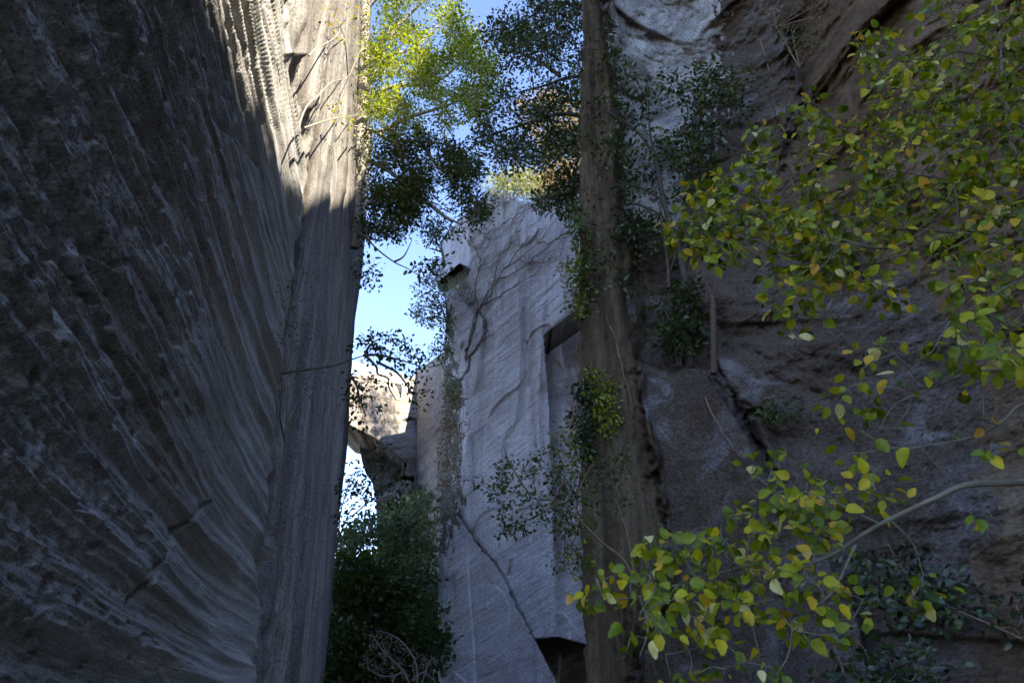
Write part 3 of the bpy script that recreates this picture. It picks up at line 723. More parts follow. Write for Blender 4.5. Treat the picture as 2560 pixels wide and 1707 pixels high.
# thin branch hanging into the sky
YT = 13
plant('hanging_branch', 'thin bare-armed branch hanging into the blue gap below the overhanging tree', 'branch', w1(895, 585, YT),
      [PL([(890, 578, YT), (912, 592, YT), (945, 625, YT), (985, 655, YT), (1020, 672, YT), (1055, 695, YT)]), PL([(985, 655, YT), (1010, 640, YT), (1030, 600, YT)])],
      np.concatenate([S3([(1030, 640), (1110, 640), (1110, 690), (1040, 700)], 16, YT-.2, YT+.2)]),
      (B_dark, G_dark), leaf=dict(kind='oval', size=.10, n=7, r=.10), lr=(.028, .008), twig=.004, hang=.2)
plant('hanging_branch', 'small leafy twig spray against the sky just right of the left cliff edge', 'branch', w1(880, 690, YT), [PL([(880, 700, YT), (905, 690, YT), (935, 680, YT)])],
      S3([(893, 650), (950, 640), (962, 660), (950, 720), (900, 722)], 26, YT-.3, YT+.3), (B_dark, G_dark), leaf=dict(kind='oval', size=.09, n=6, r=.10), lr=(.015, .006), twig=.004)
# pine-like shrub and bare shrub on the shoulder of the pillar
YT = 39
plant('mountain_pine', 'feathery blue-green shrub growing out behind the left edge of the pillar', 'shrub', w1(1118, 820, YT),
      [PL([(1122, 830, YT), (1105, 770, YT), (1080, 725, YT), (1045, 705, YT)]), PL([(1115, 800, YT), (1085, 790, YT), (1040, 805, YT)]), PL([(1105, 770, YT), (1080, 770, YT), (1038, 760, YT)]), PL([(1120, 810, YT), (1110, 730, YT), (1090, 700, YT)])],
      np.concatenate([S3([(1050, 690), (1090, 685), (1118, 740), (1118, 815), (1060, 812), (1030, 790), (1042, 760), (1030, 735)], 75, YT-.6, YT+1.2)]),
      (B_grey, G_pine), leaf=dict(kind='far', size=.24, n=14, r=.22), lr=(.07, .02), twig=.014, hang=-.1)
plant('bare_shrub', 'bare grey shrub at the upper left corner of the pillar against sky', 'shrub', w1(1112, 660, YT-2),
      [PL([(1112, 665, YT-2), (1105, 630, YT-2), (1092, 610, YT-2), (1080, 596, YT-2)]), PL([(1108, 640, YT-2), (1103, 610, YT-2), (1110, 590, YT-2)]), PL([(1105, 630, YT-2), (1090, 625, YT-2), (1070, 620, YT-2)])],
      S3([(1080, 650), (1112, 640), (1112, 690), (1085, 690)], 22, YT-2.3, YT-1.8), (B_grey, G_dark), leaf=dict(kind='far', size=.18, n=8, r=.2), lr=(.09, .03), twig=.02)
plant('leafy_shrub', 'small dark shrub low on the left rim of the pillar, under the feathery shrub', 'shrub', w1(1120, 880, YT),
      [PL([(1122, 890, YT), (1105, 860, YT), (1092, 850, YT)])], S3([(1090, 838), (1118, 825), (1118, 905), (1080, 890)], 30, YT-.6, YT+.6), (B_grey, G_pine), leaf=dict(kind='far', size=.22, n=10, r=.2), lr=(.05, .02), twig=.012)
# overhanging leafy branch in front of the lookout
YT = 9.5
plant('leafy_branch', 'dark-leaved branch crossing in front of the distant lookout', 'branch', w1(705, 932, YT),
      [PL([(705, 932, YT), (760, 925, YT), (830, 915, YT), (875, 900, YT), (912, 888, YT)]), PL([(912, 888, YT), (930, 905, YT), (942, 920, YT), (945, 935, YT), (970, 946, YT), (972, 968, YT), (990, 1000, YT)]),
       PL([(912, 888, YT), (950, 888, YT), (1000, 900, YT), (1050, 915, YT)]), PL([(912, 888, YT), (925, 862, YT), (950, 845, YT)]), PL([(942, 905, YT), (990, 930, YT), (1015, 960, YT), (1040, 1000, YT)]), PL([(870, 935, YT), (890, 960, YT), (900, 1000, YT), (915, 1040, YT)])],
      np.concatenate([S3([(905, 840), (960, 825), (1030, 845), (1060, 880), (1085, 900), (1075, 920), (1000, 935), (940, 915), (915, 880)], 95, YT-.3, YT+.4), S3([(876, 855), (905, 850), (900, 880), (880, 885)], 5, YT-.2, YT+.2),
                      S3([(866, 925), (925, 938), (1000, 945), (985, 965), (905, 960), (890, 1060), (868, 1050)], 42, YT-.3, YT+.3), S3([(885, 960), (950, 965), (945, 1060), (900, 1075), (880, 1020)], 18, YT-.3, YT+.3),
                      S3([(1035, 925), (1085, 940), (1080, 965), (1040, 1040), (1020, 1000), (1010, 950)], 20, YT-.3, YT+.3), S3([(1045, 1000), (1065, 1010), (1065, 1040), (1048, 1030)], 3, YT-.1, YT+.1)]),
      (B_dark, G_dark), leaf=dict(kind='oval', size=.062, n=5, r=.05), lr=(.026, .008), twig=.0028, tint=(.35, .15))
plant('sapling', 'slender sapling with small dark leaves in front of the sky, beside the far overhang', 'shrub', w1(842, 1365, YT),
      [PL([(840, 1370, YT), (860, 1310, YT), (880, 1270, YT), (905, 1240, YT)]), PL([(846, 1350, YT), (850, 1290, YT), (862, 1240, YT), (880, 1190, YT)]), PL([(880, 1290, YT), (930, 1250, YT), (975, 1240, YT), (1005, 1215, YT)]), PL([(905, 1240, YT), (935, 1190, YT), (940, 1150, YT)])],
      np.concatenate([S3([(862, 1160), (905, 1150), (935, 1215), (930, 1270), (900, 1300), (862, 1320), (845, 1340), (850, 1240)], 90, YT-.3, YT+.3), S3([(930, 1100), (965, 1110), (975, 1190), (950, 1210), (930, 1150)], 22, YT-.2, YT+.2),
                      S3([(960, 1200), (1022, 1200), (1020, 1250), (950, 1280), (930, 1260)], 26, YT-.2, YT+.3)]),
      (B_dark, G_dark), leaf=dict(kind='oval', size=.052, n=5, r=.05), lr=(.012, .005), twig=.0025, tint=(.35, .15))

# climbing plants on the left cliff
def onleft(px, py, off=.25):
    r_ = rays(np.array([px], float), np.array([py], float))[0]; return CAM + r_*((LA-off)/max(-(r_ @ LN), .045))
def OL(pts, off=.3): return [onleft(a, b, off) for a, b in pts]
def SL(poly, n, o0=.1, o1=.5):
    q = in_poly(poly, n); return np.array([onleft(a, b, rng.uniform(o0, o1)) for a, b in q])
plant('twiggy_shrub', 'thin red-brown shrub sprouting from the left cliff low down, one arm curving to the gap', 'shrub', onleft(672, 1640, .1),
      [OL([(672, 1640), (700, 1590), (735, 1530), (770, 1480), (800, 1430), (850, 1385)], .35), OL([(672, 1640), (690, 1560), (700, 1510), (706, 1470)]), OL([(700, 1590), (722, 1565), (750, 1560)], .4), OL([(690, 1560), (705, 1520), (712, 1505)]), OL([(800, 1440), (830, 1420), (855, 1415)], .5)],
      SL([(840, 1370), (880, 1360), (880, 1400), (850, 1410)], 3, .4, .5), (B_tan, G_mid), leaf=dict(kind='oval', size=.05, n=3, r=.05), lr=(.022, .005), twig=.004)
plant('climbing_shrub', 'straggly climber rooted in the seam of the left cliff, thin pale stems and few leaves', 'climber', onleft(712, 1200, .1),
      [OL([(690, 1480), (700, 1330), (705, 1200), (712, 1100), (716, 1020), (720, 940)], .15), OL([(712, 1100), (700, 1040), (705, 980), (700, 930)]), OL([(716, 1060), (740, 1010), (745, 960)]), OL([(706, 1410), (730, 1370), (780, 1340), (830, 1325), (870, 1310)], .4), OL([(716, 1090), (726, 1040), (735, 1000)])],
      np.concatenate([SL([(680, 830), (790, 780), (830, 820), (840, 960), (760, 1000), (700, 980)], 80, .1, .7), SL([(720, 1250), (780, 1210), (830, 1200), (830, 1260), (760, 1330), (715, 1340)], 26, .2, .6), SL([(700, 700), (760, 680), (780, 760), (720, 800)], 18)]),
      (B_tan, G_mid), leaf=dict(kind='oval', size=.055, n=4, r=.09), lr=(.028, .007), twig=.0035, tint=(.3, .15))
plant('thin_branch', 'bare crooked branch with yellow leaves on the sunlit top of the left cliff', 'branch', onleft(745, 285, .2),
      [OL([(745, 340), (752, 300), (770, 262), (800, 235), (830, 205), (870, 192), (890, 150), (905, 120)], .5), OL([(772, 140), (790, 122), (830, 100), (850, 78)], .5), OL([(870, 192), (865, 130), (860, 90), (845, 62)], .5), OL([(760, 320), (830, 298), (880, 290), (925, 278)], .5), OL([(885, 315), (930, 322), (985, 340)], .8)],
      np.concatenate([SL([(810, 15), (850, 10), (860, 70), (845, 100), (812, 60)], 12, .4, .6), SL([(860, 20), (925, 30), (915, 90), (870, 60)], 14, .4, .6), SL([(830, 260), (930, 270), (940, 345), (880, 350), (835, 310)], 26, .4, .8)]),
      (B_grey, G_hazel), leaf=dict(kind='oval', size=.11, n=3, r=.12), lr=(.026, .010), twig=.006, tint=(.72, .15))

# evergreens at the foot of the gap
for k, (nm, lab, Yd, poly, n, tnt) in enumerate([
    ('evergreen_tree', 'rounded evergreen at the foot of the gap, crown touching the pillar edge', 44, [(1100, 1235), (1040, 1240), (1010, 1262), (985, 1300), (980, 1400), (1000, 1560), (1100, 1560)], 330, .58),
    ('evergreen_tree', 'wide grey-green evergreen filling the lower gap below the far overhang', 40, [(1010, 1262), (965, 1265), (930, 1290), (885, 1320), (850, 1352), (835, 1400), (825, 1480), (900, 1500), (1000, 1480), (1030, 1350)], 420, .55),
    ('evergreen_tree', 'dark evergreen low beside the left cliff foot', 34, [(835, 1400), (880, 1385), (960, 1400), (985, 1470), (950, 1560), (930, 1707), (800, 1720), (798, 1640), (815, 1540)], 420, .36),
    ('evergreen_tree', 'shadowed evergreen thicket tree at the bottom right of the gap behind bare twigs', 36, [(970, 1450), (1100, 1440), (1100, 1620), (1060, 1720), (930, 1720), (940, 1560)], 300, .30)]):
    cx = np.mean([p[0] for p in poly]); cy = np.mean([p[1] for p in poly])
    b_ = w1(cx, 1720, Yd); b_[2] = -.1; top = w1(cx+10, cy, Yd)
    tl = [[b_, b_*.6+top*.4+np.array([.3, 0, 0]), top]]
    lm = [[tl[0][1], (tl[0][1]+w1(p[0], p[1], Yd))/2+np.array([0, 0, .6]), tl[0][1]*.15+.85*w1(p[0], p[1], Yd)] for p in poly[::2]]
    plant(nm, lab, 'tree', b_, lm, S3(poly, n, Yd-1.8, Yd+2.6, (34, -.06), 10+k), (B_grey if k < 2 else B_dark, G_pine if k < 2 else G_mid), leaf=dict(kind='far', size=.30, n=20, r=.40), lr=(.11, .03), twig=.016, trunk=tl, tr=(.22, .10), tint=(tnt, .2), hang=-.1)
YT = 30
plant('bare_shrub', 'pale bare-twigged shrub at the very bottom of the gap beside the pillar foot', 'shrub', w1(1040, 1760, YT),
      [PL([(1040, 1760, YT), (1010, 1680, YT), (960, 1630, YT), (930, 1585, YT)]), PL([(1040, 1760, YT), (1040, 1660, YT), (1000, 1600, YT), (950, 1575, YT)]), PL([(1045, 1740, YT), (1070, 1660, YT), (1088, 1640, YT)]), PL([(1010, 1680, YT), (960, 1690, YT), (900, 1660, YT)]), PL([(1030, 1700, YT), (1060, 1680, YT), (1085, 1700, YT)])],
      S3([(925, 1570), (990, 1590), (1050, 1640), (1092, 1650), (1092, 1707), (960, 1707), (900, 1650)], 230, YT-.8, YT+.8), (bark('pale_twig', (.13, .11, .095), (.30, .26, .23)), G_dry), leaf=dict(kind='far', size=.10, n=1, r=.15), lr=(.05, .015), twig=.012, hang=0)

# plants of the pillar
YP = 36.4
def PP(pts, y=None): return [w1(a, b, float(PF(a))-.42) for a, b in pts]
CL = [[(1196, 772), (1190, 745), (1188, 715), (1196, 680), (1200, 650), (1225, 600), (1255, 560), (1262, 525)], [(1198, 770), (1225, 740), (1245, 700), (1262, 670), (1300, 645), (1345, 610), (1380, 560), (1420, 525)], [(1200, 772), (1240, 745), (1280, 720), (1330, 690), (1350, 670)],
      [(1196, 772), (1165, 755), (1140, 748), (1125, 740)], [(1200, 770), (1230, 715), (1240, 680), (1250, 640), (1290, 580), (1310, 540)], [(1262, 670), (1300, 620), (1330, 580), (1350, 540), (1352, 515)], [(1190, 745), (1176, 760), (1150, 740)], [(1225, 600), (1210, 585), (1180, 560)],
      [(1255, 560), (1290, 540), (1330, 520)], [(1345, 610), (1390, 600), (1430, 570)], [(1300, 645), (1320, 660), (1370, 650), (1400, 640)], [(1200, 650), (1190, 625), (1170, 610)], [(1250, 640), (1275, 610), (1280, 560), (1300, 520)], [(1245, 700), (1290, 680), (1340, 640), (1400, 590), (1440, 575)],
      [(1186, 790), (1178, 840), (1168, 885), (1166, 905)], [(1206, 800), (1214, 830), (1195, 868), (1176, 895), (1172, 930), (1150, 955), (1135, 990)]]
CL2 = []
for c_ in CL: CL2.append(curve(PP(c_), 5, .05))
for c_ in CL[:14]:
    for _ in range(9):
        i = rng.integers(1, len(c_)); a, b = c_[i]; an = rng.uniform(-2.3, -.2); L_ = rng.uniform(25, 70)
        CL2.append(curve(PP([(a, b), (a+L_*.5*math.cos(an)+rng.normal()*4, b+L_*.5*math.sin(an)), (a+L_*math.cos(an), b+L_*math.sin(an))]), 4, .03))
vine = thing('climbing_vine', w1(1196, 772, YP), 'leafless climbing vine fanning up over the face of the quarried pillar', 'climber')
V, Q = tubes(CL2[:16], [np.linspace(.038, .013, len(c)) for c in CL2[:16]], 6); mesh_obj('main_stem', V, [Q], B_tan, vine)
V, Q = tubes(CL2[16:], [np.linspace(.02, .009, len(c)) for c in CL2[16:]], 5); mesh_obj('side_stem', V, [Q], B_grey, vine)
def grass(name, label, px0, px1, fy, Y, n, L, mat, up=(0, -.3, 1), droop=.6, group=None, spread=.25):
    root = thing(name, w1((px0+px1)/2, fy((px0+px1)/2), Y), label, 'grass tuft', group)
    ls, rd = [], []
    for _ in range(n):
        a = rng.uniform(px0, px1); p = w1(a, fy(a), Y+rng.normal()*.2); d = unit(np.array(up)+rng.normal(size=3)*spread); l = L*rng.uniform(.5, 1.2)
        q = p+d*l*.6; e = q+unit(d+np.array([rng.normal()*.3, -.3, -droop]))*l*.45
        ls.append(np.array([p, (p+q)/2, q, e])); rd.append(np.array([1, .9, .7, .2])*.012*L)
    V, Q = tubes(ls, rd, 3); mesh_obj('blades', V, [Q], mat, root)
GR = plain('dry_grass', (.50, .44, .24)); GR2 = plain('golden_grass', (.55, .42, .25), .8)
grass('grass_tuft', 'pale dry grass tuft hanging from the notch on the pillar upper left', 1128, 1176, lambda a: 728-.1*(a-1128), 37.0, 110, 1.0, GR, up=(-.3, -.3, 1), droop=.1)
for gi, (a, b, yy) in enumerate([(1205, 1330, 35.2), (1330, 1450, 33.0)]):
    grass('grass_tuft', ['golden dry grass along the top rim of the pillar under the pale shrub', 'golden dry grass on the pillar rim beside the dark evergreen'][gi], a, b, lambda q: np.interp(q, TOPX, TOPY)+4, yy, 260, .7, GR2, spread=.5, group='dry grass on the pillar rim')
YT = 38.5
for k, (poly, lab, mt) in enumerate([([(1222, 470), (1240, 440), (1290, 425), (1340, 430), (1345, 480), (1260, 490)], 'pale green shrub growing on top of the pillar', G_pale), ([(1330, 430), (1400, 420), (1450, 430), (1450, 500), (1345, 490)], 'straw coloured shrub on the pillar top near the buttress', G_dry),
                                     ([(1290, 250), (1370, 230), (1455, 260), (1455, 420), (1390, 420), (1330, 330)], 'sunlit dry thicket seen through the dark tree above the pillar', G_dry)]):
    yy = YT+k*3; b_ = w1(np.mean([p[0] for p in poly]), max(p[1] for p in poly)+12, yy)
    plant('scrub_bush', lab, 'shrub', b_, [[b_, w1(p[0], p[1], yy)] for p in poly[:4]], S3(poly, 120+90*k, yy-1.2, yy+1.4), (B_tan, mt), leaf=dict(kind='far', size=.26, n=14, r=.35), lr=(.05, .02), twig=.02)
# matted dry creeper down the flank of the pillar
def mat_on(name, label, poly, n, Yf, mat, size, rad, m_=None, gap=None, kind='far', cat='creeper', nn=8, tint=(.4, .2), lim=None, off=(.0, .35)):
    q = in_poly(poly, n, gap, 3); Yv = Yf(q[:, 0], q[:, 1]) - rng.uniform(off[0], off[1], len(q))
    st = W(q[:, 0], q[:, 1], Yv)
    b_ = st[np.argmax(q[:, 1])]
    return plant(name, label, cat, b_, lim or [], st, (m_ or B_tan, mat), leaf=dict(kind=kind, size=size, n=nn, r=rad), twig=rad*.06, tint=tint, face=(0, -1, .5)) if lim else plant(name, label, cat, b_, [[b_, st[np.argsort(q[:, 1])[len(q)//2]], st[np.argmin(q[:, 1])]]], st, (m_ or B_tan, mat), leaf=dict(kind=kind, size=size, n=nn, r=rad), lr=(rad*.15, rad*.06), twig=rad*.06, tint=tint, face=(0, -1, .5))
fl = lambda a, b: PF(a) + np.clip(interp(b, [(1140, 380), (1180, 650), (1125, 760), (1160, 900), (1165, 1100), (1150, 1250), (1110, 1400), (1100, 1600), (1098, 2000)])-a, 0, 80)*.075
mat_on('ivy_curtain', 'dark green ivy hanging in the pillar flank above the brown creeper', [(1114, 800), (1150, 790), (1140, 860), (1132, 930), (1160, 950), (1160, 1010), (1118, 1000), (1112, 880)], 150, fl, G_pine, .18, .2)
mat_on('dry_creeper', 'brown matted creeper down the left flank of the pillar', [(1120, 940), (1160, 960), (1162, 1100), (1160, 1180), (1166, 1270), (1140, 1290), (1118, 1380), (1106, 1250), (1110, 1050)], 360, fl, G_dry, .16, .22, tint=(.22, .2))

# ------------------------------------------------------------ plants on the right cliff
rY = lambda a, b: right_Y(np.asarray(a, float), np.asarray(b, float))
YT = 15.35
def RT(pts, y=YT): return PL([(a, b, y) for a, b in pts])
tr = [RT([(1722, 920), (1718, 800), (1712, 700), (1695, 620), (1680, 570), (1658, 500), (1648, 440), (1640, 400)]), RT([(1695, 620), (1672, 690), (1668, 720)])]
lm = [RT([(1640, 400), (1610, 350), (1570, 310), (1520, 282), (1480, 260)]), RT([(1640, 400), (1660, 370), (1700, 335), (1740, 290), (1745, 230)]), RT([(1700, 335), (1750, 328), (1830, 345)]), RT([(1658, 500), (1600, 470), (1520, 450), (1480, 450)]), RT([(1640, 400), (1625, 330), (1620, 260), (1590, 200)]),
      RT([(1675, 560), (1640, 530), (1580, 510), (1510, 520)]), RT([(1740, 290), (1790, 230), (1850, 210)]), RT([(1590, 200), (1540, 170), (1490, 120)]), RT([(1680, 570), (1620, 590), (1560, 600)]), RT([(1700, 640), (1740, 560), (1760, 480)]), RT([(1700, 335), (1720, 280), (1700, 220)])]
st = np.concatenate([S3([(1440, 160), (1520, 130), (1600, 190), (1700, 180), (1780, 150), (1900, 200), (1910, 290), (1830, 300), (1850, 380), (1780, 470), (1700, 500), (1640, 470), (1560, 500), (1480, 480), (1440, 400)], 290, YT-1.1, YT+1.1, (45, -.2), 3),
                     S3([(1470, 60), (1520, 60), (1540, 160), (1480, 180)], 18, YT-.8, YT+.8), S3([(1440, 480), (1560, 500), (1700, 560), (1640, 640), (1560, 640), (1450, 800), (1435, 640)], 110, YT-.8, YT+.8, (35, -.1), 8), S3([(1500, 620), (1560, 640), (1620, 700), (1560, 760)], 14, YT-.6, YT+.6)])
plant('evergreen_tree', 'slender evergreen tree rooted on the rock ledge before the pale cliff patch', 'tree', w1(1722, 925, YT), lm, st, (B_dark, G_dark), leaf=dict(kind='slim', size=.145, n=15, r=.15), trunk=tr, tr=[(.11, .06), (.03, .02)], lr=(.045, .012), twig=.005, tint=(.6, .2), hang=.05, width=1.3)
YS = 15.05
plant('evergreen_bush', 'dense dark green bush at the foot of the slender tree on the ledge', 'shrub', w1(1695, 915, YS), [PL([(1695, 915, YS), (1680, 830, YS), (1660, 760, YS)]), PL([(1700, 915, YS), (1710, 840, YS), (1725, 760, YS)])],
      S3([(1645, 720), (1700, 690), (1745, 730), (1745, 870), (1700, 895), (1670, 890), (1640, 820)], 90, YS-.4, YS+.4), (B_dark, G_mid), leaf=dict(kind='slim', size=.13, n=14, r=.12), lr=(.03, .01), twig=.005, tint=(.25, .15), width=1.4)
YB = 14.6
rt = thing('broken_trunk', w1(1785, 930, YB), 'bare snapped brown trunk standing beside the ledge bush', 'tree trunk')
V, Q = tubes([curve(RT([(1785, 935), (1784, 860), (1783, 800), (1782, 745)], YB), 6), curve(RT([(1782, 750), (1770, 720), (1760, 690), (1759, 650)], YB), 5), curve(RT([(1780, 745), (1790, 722), (1793, 700)], YB), 5)], [np.linspace(.085, .07, 19), np.linspace(.062, .035, 16), np.linspace(.04, .02, 11)], 10)
mesh_obj('trunk', V, [Q], B_orange, rt)
# thin red stem
st_ = tag(mesh_obj('dead_stem', *((lambda VQ: (VQ[0], [VQ[1]]))(tubes([curve(RT([(1672, 720), (1668, 650), (1655, 570), (1650, 500)], 15.2), 6)], [np.linspace(.05, .03, 19)], 8))), B_orange), 'red brown leafless stem behind the slender evergreen', 'stem')
# roots and shrub tufts on the upper brown slope
for k, (poly, lab, mt, n) in enumerate([([(1880, -20), (2110, -40), (2060, 40), (2000, 90), (1940, 70), (1900, 40)], 'tangled brown root tuft at the top of the dark crease', G_dry, 60), ([(1930, 60), (2020, 60), (2060, 100), (2000, 170), (1960, 120)], 'dark green tuft hanging in the crease of the upper cliff', G_mid, 50)]):
    b_ = w1(poly[-2][0], poly[-2][1], float(rY(poly[-2][0], poly[-2][1])[()])-.1)
    q = in_poly(poly, n); stt = W(q[:, 0], q[:, 1], rY(q[:, 0], q[:, 1])-rng.uniform(.1, .6, len(q)))
    plant('root_tuft', lab, 'shrub', b_, [[b_, stt[i]] for i in range(8)], stt, (B_tan, mt), leaf=dict(kind='oval', size=.08, n=4, r=.12), lr=(.02, .006), twig=.006, tint=(.3, .2))
# ivy and creepers
def ivy(name, label, poly, n, size, mat, rad=.1, nn=7, tint=(.5, .2), off=(.05, .35), gap=None, kind='oval', cat='ivy', bk=None):
    q = in_poly(poly, n, gap, 4); Yv = rY(q[:, 0], q[:, 1]) - rng.uniform(off[0], off[1], len(q)); stt = W(q[:, 0], q[:, 1], Yv); o = np.argsort(q[:, 1])
    b_ = stt[o[-1]]
    plant(name, label, cat, b_, [[b_, stt[o[len(o)//2]], stt[o[0]]]], stt, (bk or B_tan, mat), leaf=dict(kind=kind, size=size, n=nn, r=rad), lr=(.012, .005), twig=.004, tint=tint, face=(-.1, -1, .5))
ivy('yellow_ivy', 'yellow-green ivy patch halfway up the brown buttress', [(1460, 920), (1510, 935), (1545, 980), (1540, 1040), (1520, 1110), (1500, 1070), (1470, 1000)], 95, .085, G_yel)
ivy('edge_ivy', 'dark ivy lining the left edge of the brown buttress above the green sapling', [(1448, 960), (1468, 960), (1472, 1150), (1450, 1160), (1440, 1080)], 70, .11, G_dark, tint=(.2, .15))
ivy('edge_ivy', 'dark ivy on the left edge of the buttress level with the black notch', [(1440, 520), (1470, 540), (1475, 780), (1450, 800), (1436, 700)], 90, .10, G_mid, tint=(.4, .2), off=(.1, .5))
ivy('bottom_ivy', 'dark ivy covering the rocks low on the right behind the foreground branch', [(2120, 1380), (2250, 1350), (2330, 1450), (2560, 1480), (2560, 1600), (2380, 1560), (2200, 1520), (2100, 1460)], 110, .085, G_dark, rad=.16, nn=9, tint=(.3, .2), gap=(60, -.05), off=(.05, .5))
ivy('bottom_ivy', 'dark creeper patch at the lower right corner of the cliff', [(2060, 1560), (2250, 1600), (2420, 1707), (2080, 1720)], 50, .085, G_dark, rad=.16, nn=8, tint=(.2, .15), gap=(60, -.05), off=(.05, .5))
ivy('fern_clump', 'small dull green fern clump in the crack beside the slab', [(1900, 1010), (1985, 1015), (1990, 1040), (1910, 1045)], 26, .13, G_mid, tint=(.3, .1), kind='slim', cat='fern')
ivy('fern_clump', 'dark fern clump in the shadowed hollow behind the upper autumn branch', [(2000, 400), (2080, 560), (2200, 700), (2120, 720), (2020, 620)], 80, .13, G_dark, tint=(.3, .2), kind='slim', cat='fern', rad=.2)
# roots on the buttress
rl = []
for pts in ([(1500, 780), (1530, 830), (1545, 880), (1552, 910)], [(1515, 790), (1540, 850), (1552, 900)], [(1552, 905), (1566, 960), (1580, 1010)], [(1760, 930), (1765, 1000), (1790, 1050), (1820, 1100), (1850, 1140)], [(1680, 910), (1730, 925), (1770, 930), (1800, 950)], [(1900, 100), (1925, 180), (1935, 260)], [(1830, 20), (1810, -20), (1800, -40)], [(1530, 60), (1500, 20), (1470, 0)]):
    rl.append(curve([w1(a, b, float(rY(a, b))-.12) for a, b in pts], 6, .008))
for i, c in enumerate(rl):
    V, Q = tubes([c], [np.linspace(.022, .009, len(c))], 6)
    labs = ['forked root on the brown buttress above the yellow ivy, left strand', 'thinner root strand beside its twin on the brown buttress', 'thin root running down from the forked root to the buttress edge', 'long thin root trailing down the face of the grey slab', 'gnarled root lying along the top of the slab ledge', 'thin vine hanging down the crease of the upper cliff', 'root strand at the very top of the pale cliff', 'root curling at the top of the brown buttress']
    tag(mesh_obj('root', V, [Q], B_tan), labs[i], 'root', group='roots on the right cliff')
# green sapling and vine in front of the pillar's recess
YV = 10.5
plant('green_sapling', 'green-leaved sapling leaning left across the pillar from the dark buttress', 'sapling', w1(1590, 1460, YV),
      [PL([(1590, 1460, YV), (1560, 1400, YV), (1500, 1350, YV), (1440, 1290, YV), (1395, 1255, YV), (1330, 1245, YV), (1270, 1225, YV), (1200, 1205, YV)]), PL([(1395, 1255, YV), (1400, 1200, YV), (1385, 1150, YV)]), PL([(1440, 1290, YV), (1450, 1220, YV), (1480, 1160, YV)]), PL([(1330, 1245, YV), (1300, 1200, YV), (1270, 1150, YV), (1262, 1120, YV)]), PL([(1395, 1255, YV), (1340, 1290, YV), (1290, 1310, YV), (1270, 1340, YV)]), PL([(1590, 1460, YV), (1570, 1340, YV), (1540, 1250, YV)])],
      np.concatenate([S3([(1175, 1200), (1240, 1190), (1250, 1115), (1300, 1150), (1390, 1110), (1420, 1200), (1460, 1150), (1560, 1120), (1580, 1250), (1480, 1300), (1380, 1300), (1300, 1290), (1220, 1240)], 170, YV-.5, YV+.6, (40, -.15), 6), S3([(1250, 1280), (1340, 1270), (1390, 1310), (1330, 1310), (1260, 1360), (1245, 1320)], 26, YV-.2, YV+.3)]),
      (B_tan, G_mid), leaf=dict(kind='oval', size=.062, n=8, r=.08), lr=(.020, .007), twig=.003, tint=(.42, .2))
plant('hanging_vine', 'bright yellow-green vine hanging over the recess at the right of the pillar', 'climber', w1(1450, 1130, YV+1),
      [PL([(1440, 1000, YV+1), (1425, 1080, YV+1), (1430, 1180, YV+1), (1415, 1300, YV+1), (1410, 1430, YV+1)]), PL([(1460, 1250, YV+1), (1440, 1340, YV+1), (1400, 1400, YV+1)])],
      np.concatenate([S3([(1380, 1300), (1430, 1230), (1470, 1260), (1470, 1440), (1430, 1460), (1390, 1420)], 90, YV+.6, YV+1.3, (30, -.1), 7), S3([(1395, 1080), (1440, 1030), (1450, 1200), (1400, 1220)], 40, YV+.6, YV+1.3)]),
      (B_tan, G_yel), leaf=dict(kind='oval', size=.06, n=7, r=.09), lr=(.012, .006), twig=.003, tint=(.35, .2))
plant('hanging_vine', 'sparse small-leaved creeper at the right rim of the pillar beside the evergreen', 'climber', w1(1450, 700, YV+3),
      [PL([(1450, 640, YV+3), (1420, 660, YV+3), (1410, 690, YV+3)]), PL([(1450, 720, YV+3), (1430, 740, YV+3)])], S3([(1395, 650), (1445, 660), (1450, 800), (1425, 780), (1430, 720), (1400, 700)], 40, YV+2.6, YV+3.3), (B_tan, G_yel), leaf=dict(kind='oval', size=.07, n=6, r=.09), lr=(.012, .006), twig=.004, tint=(.35, .2))

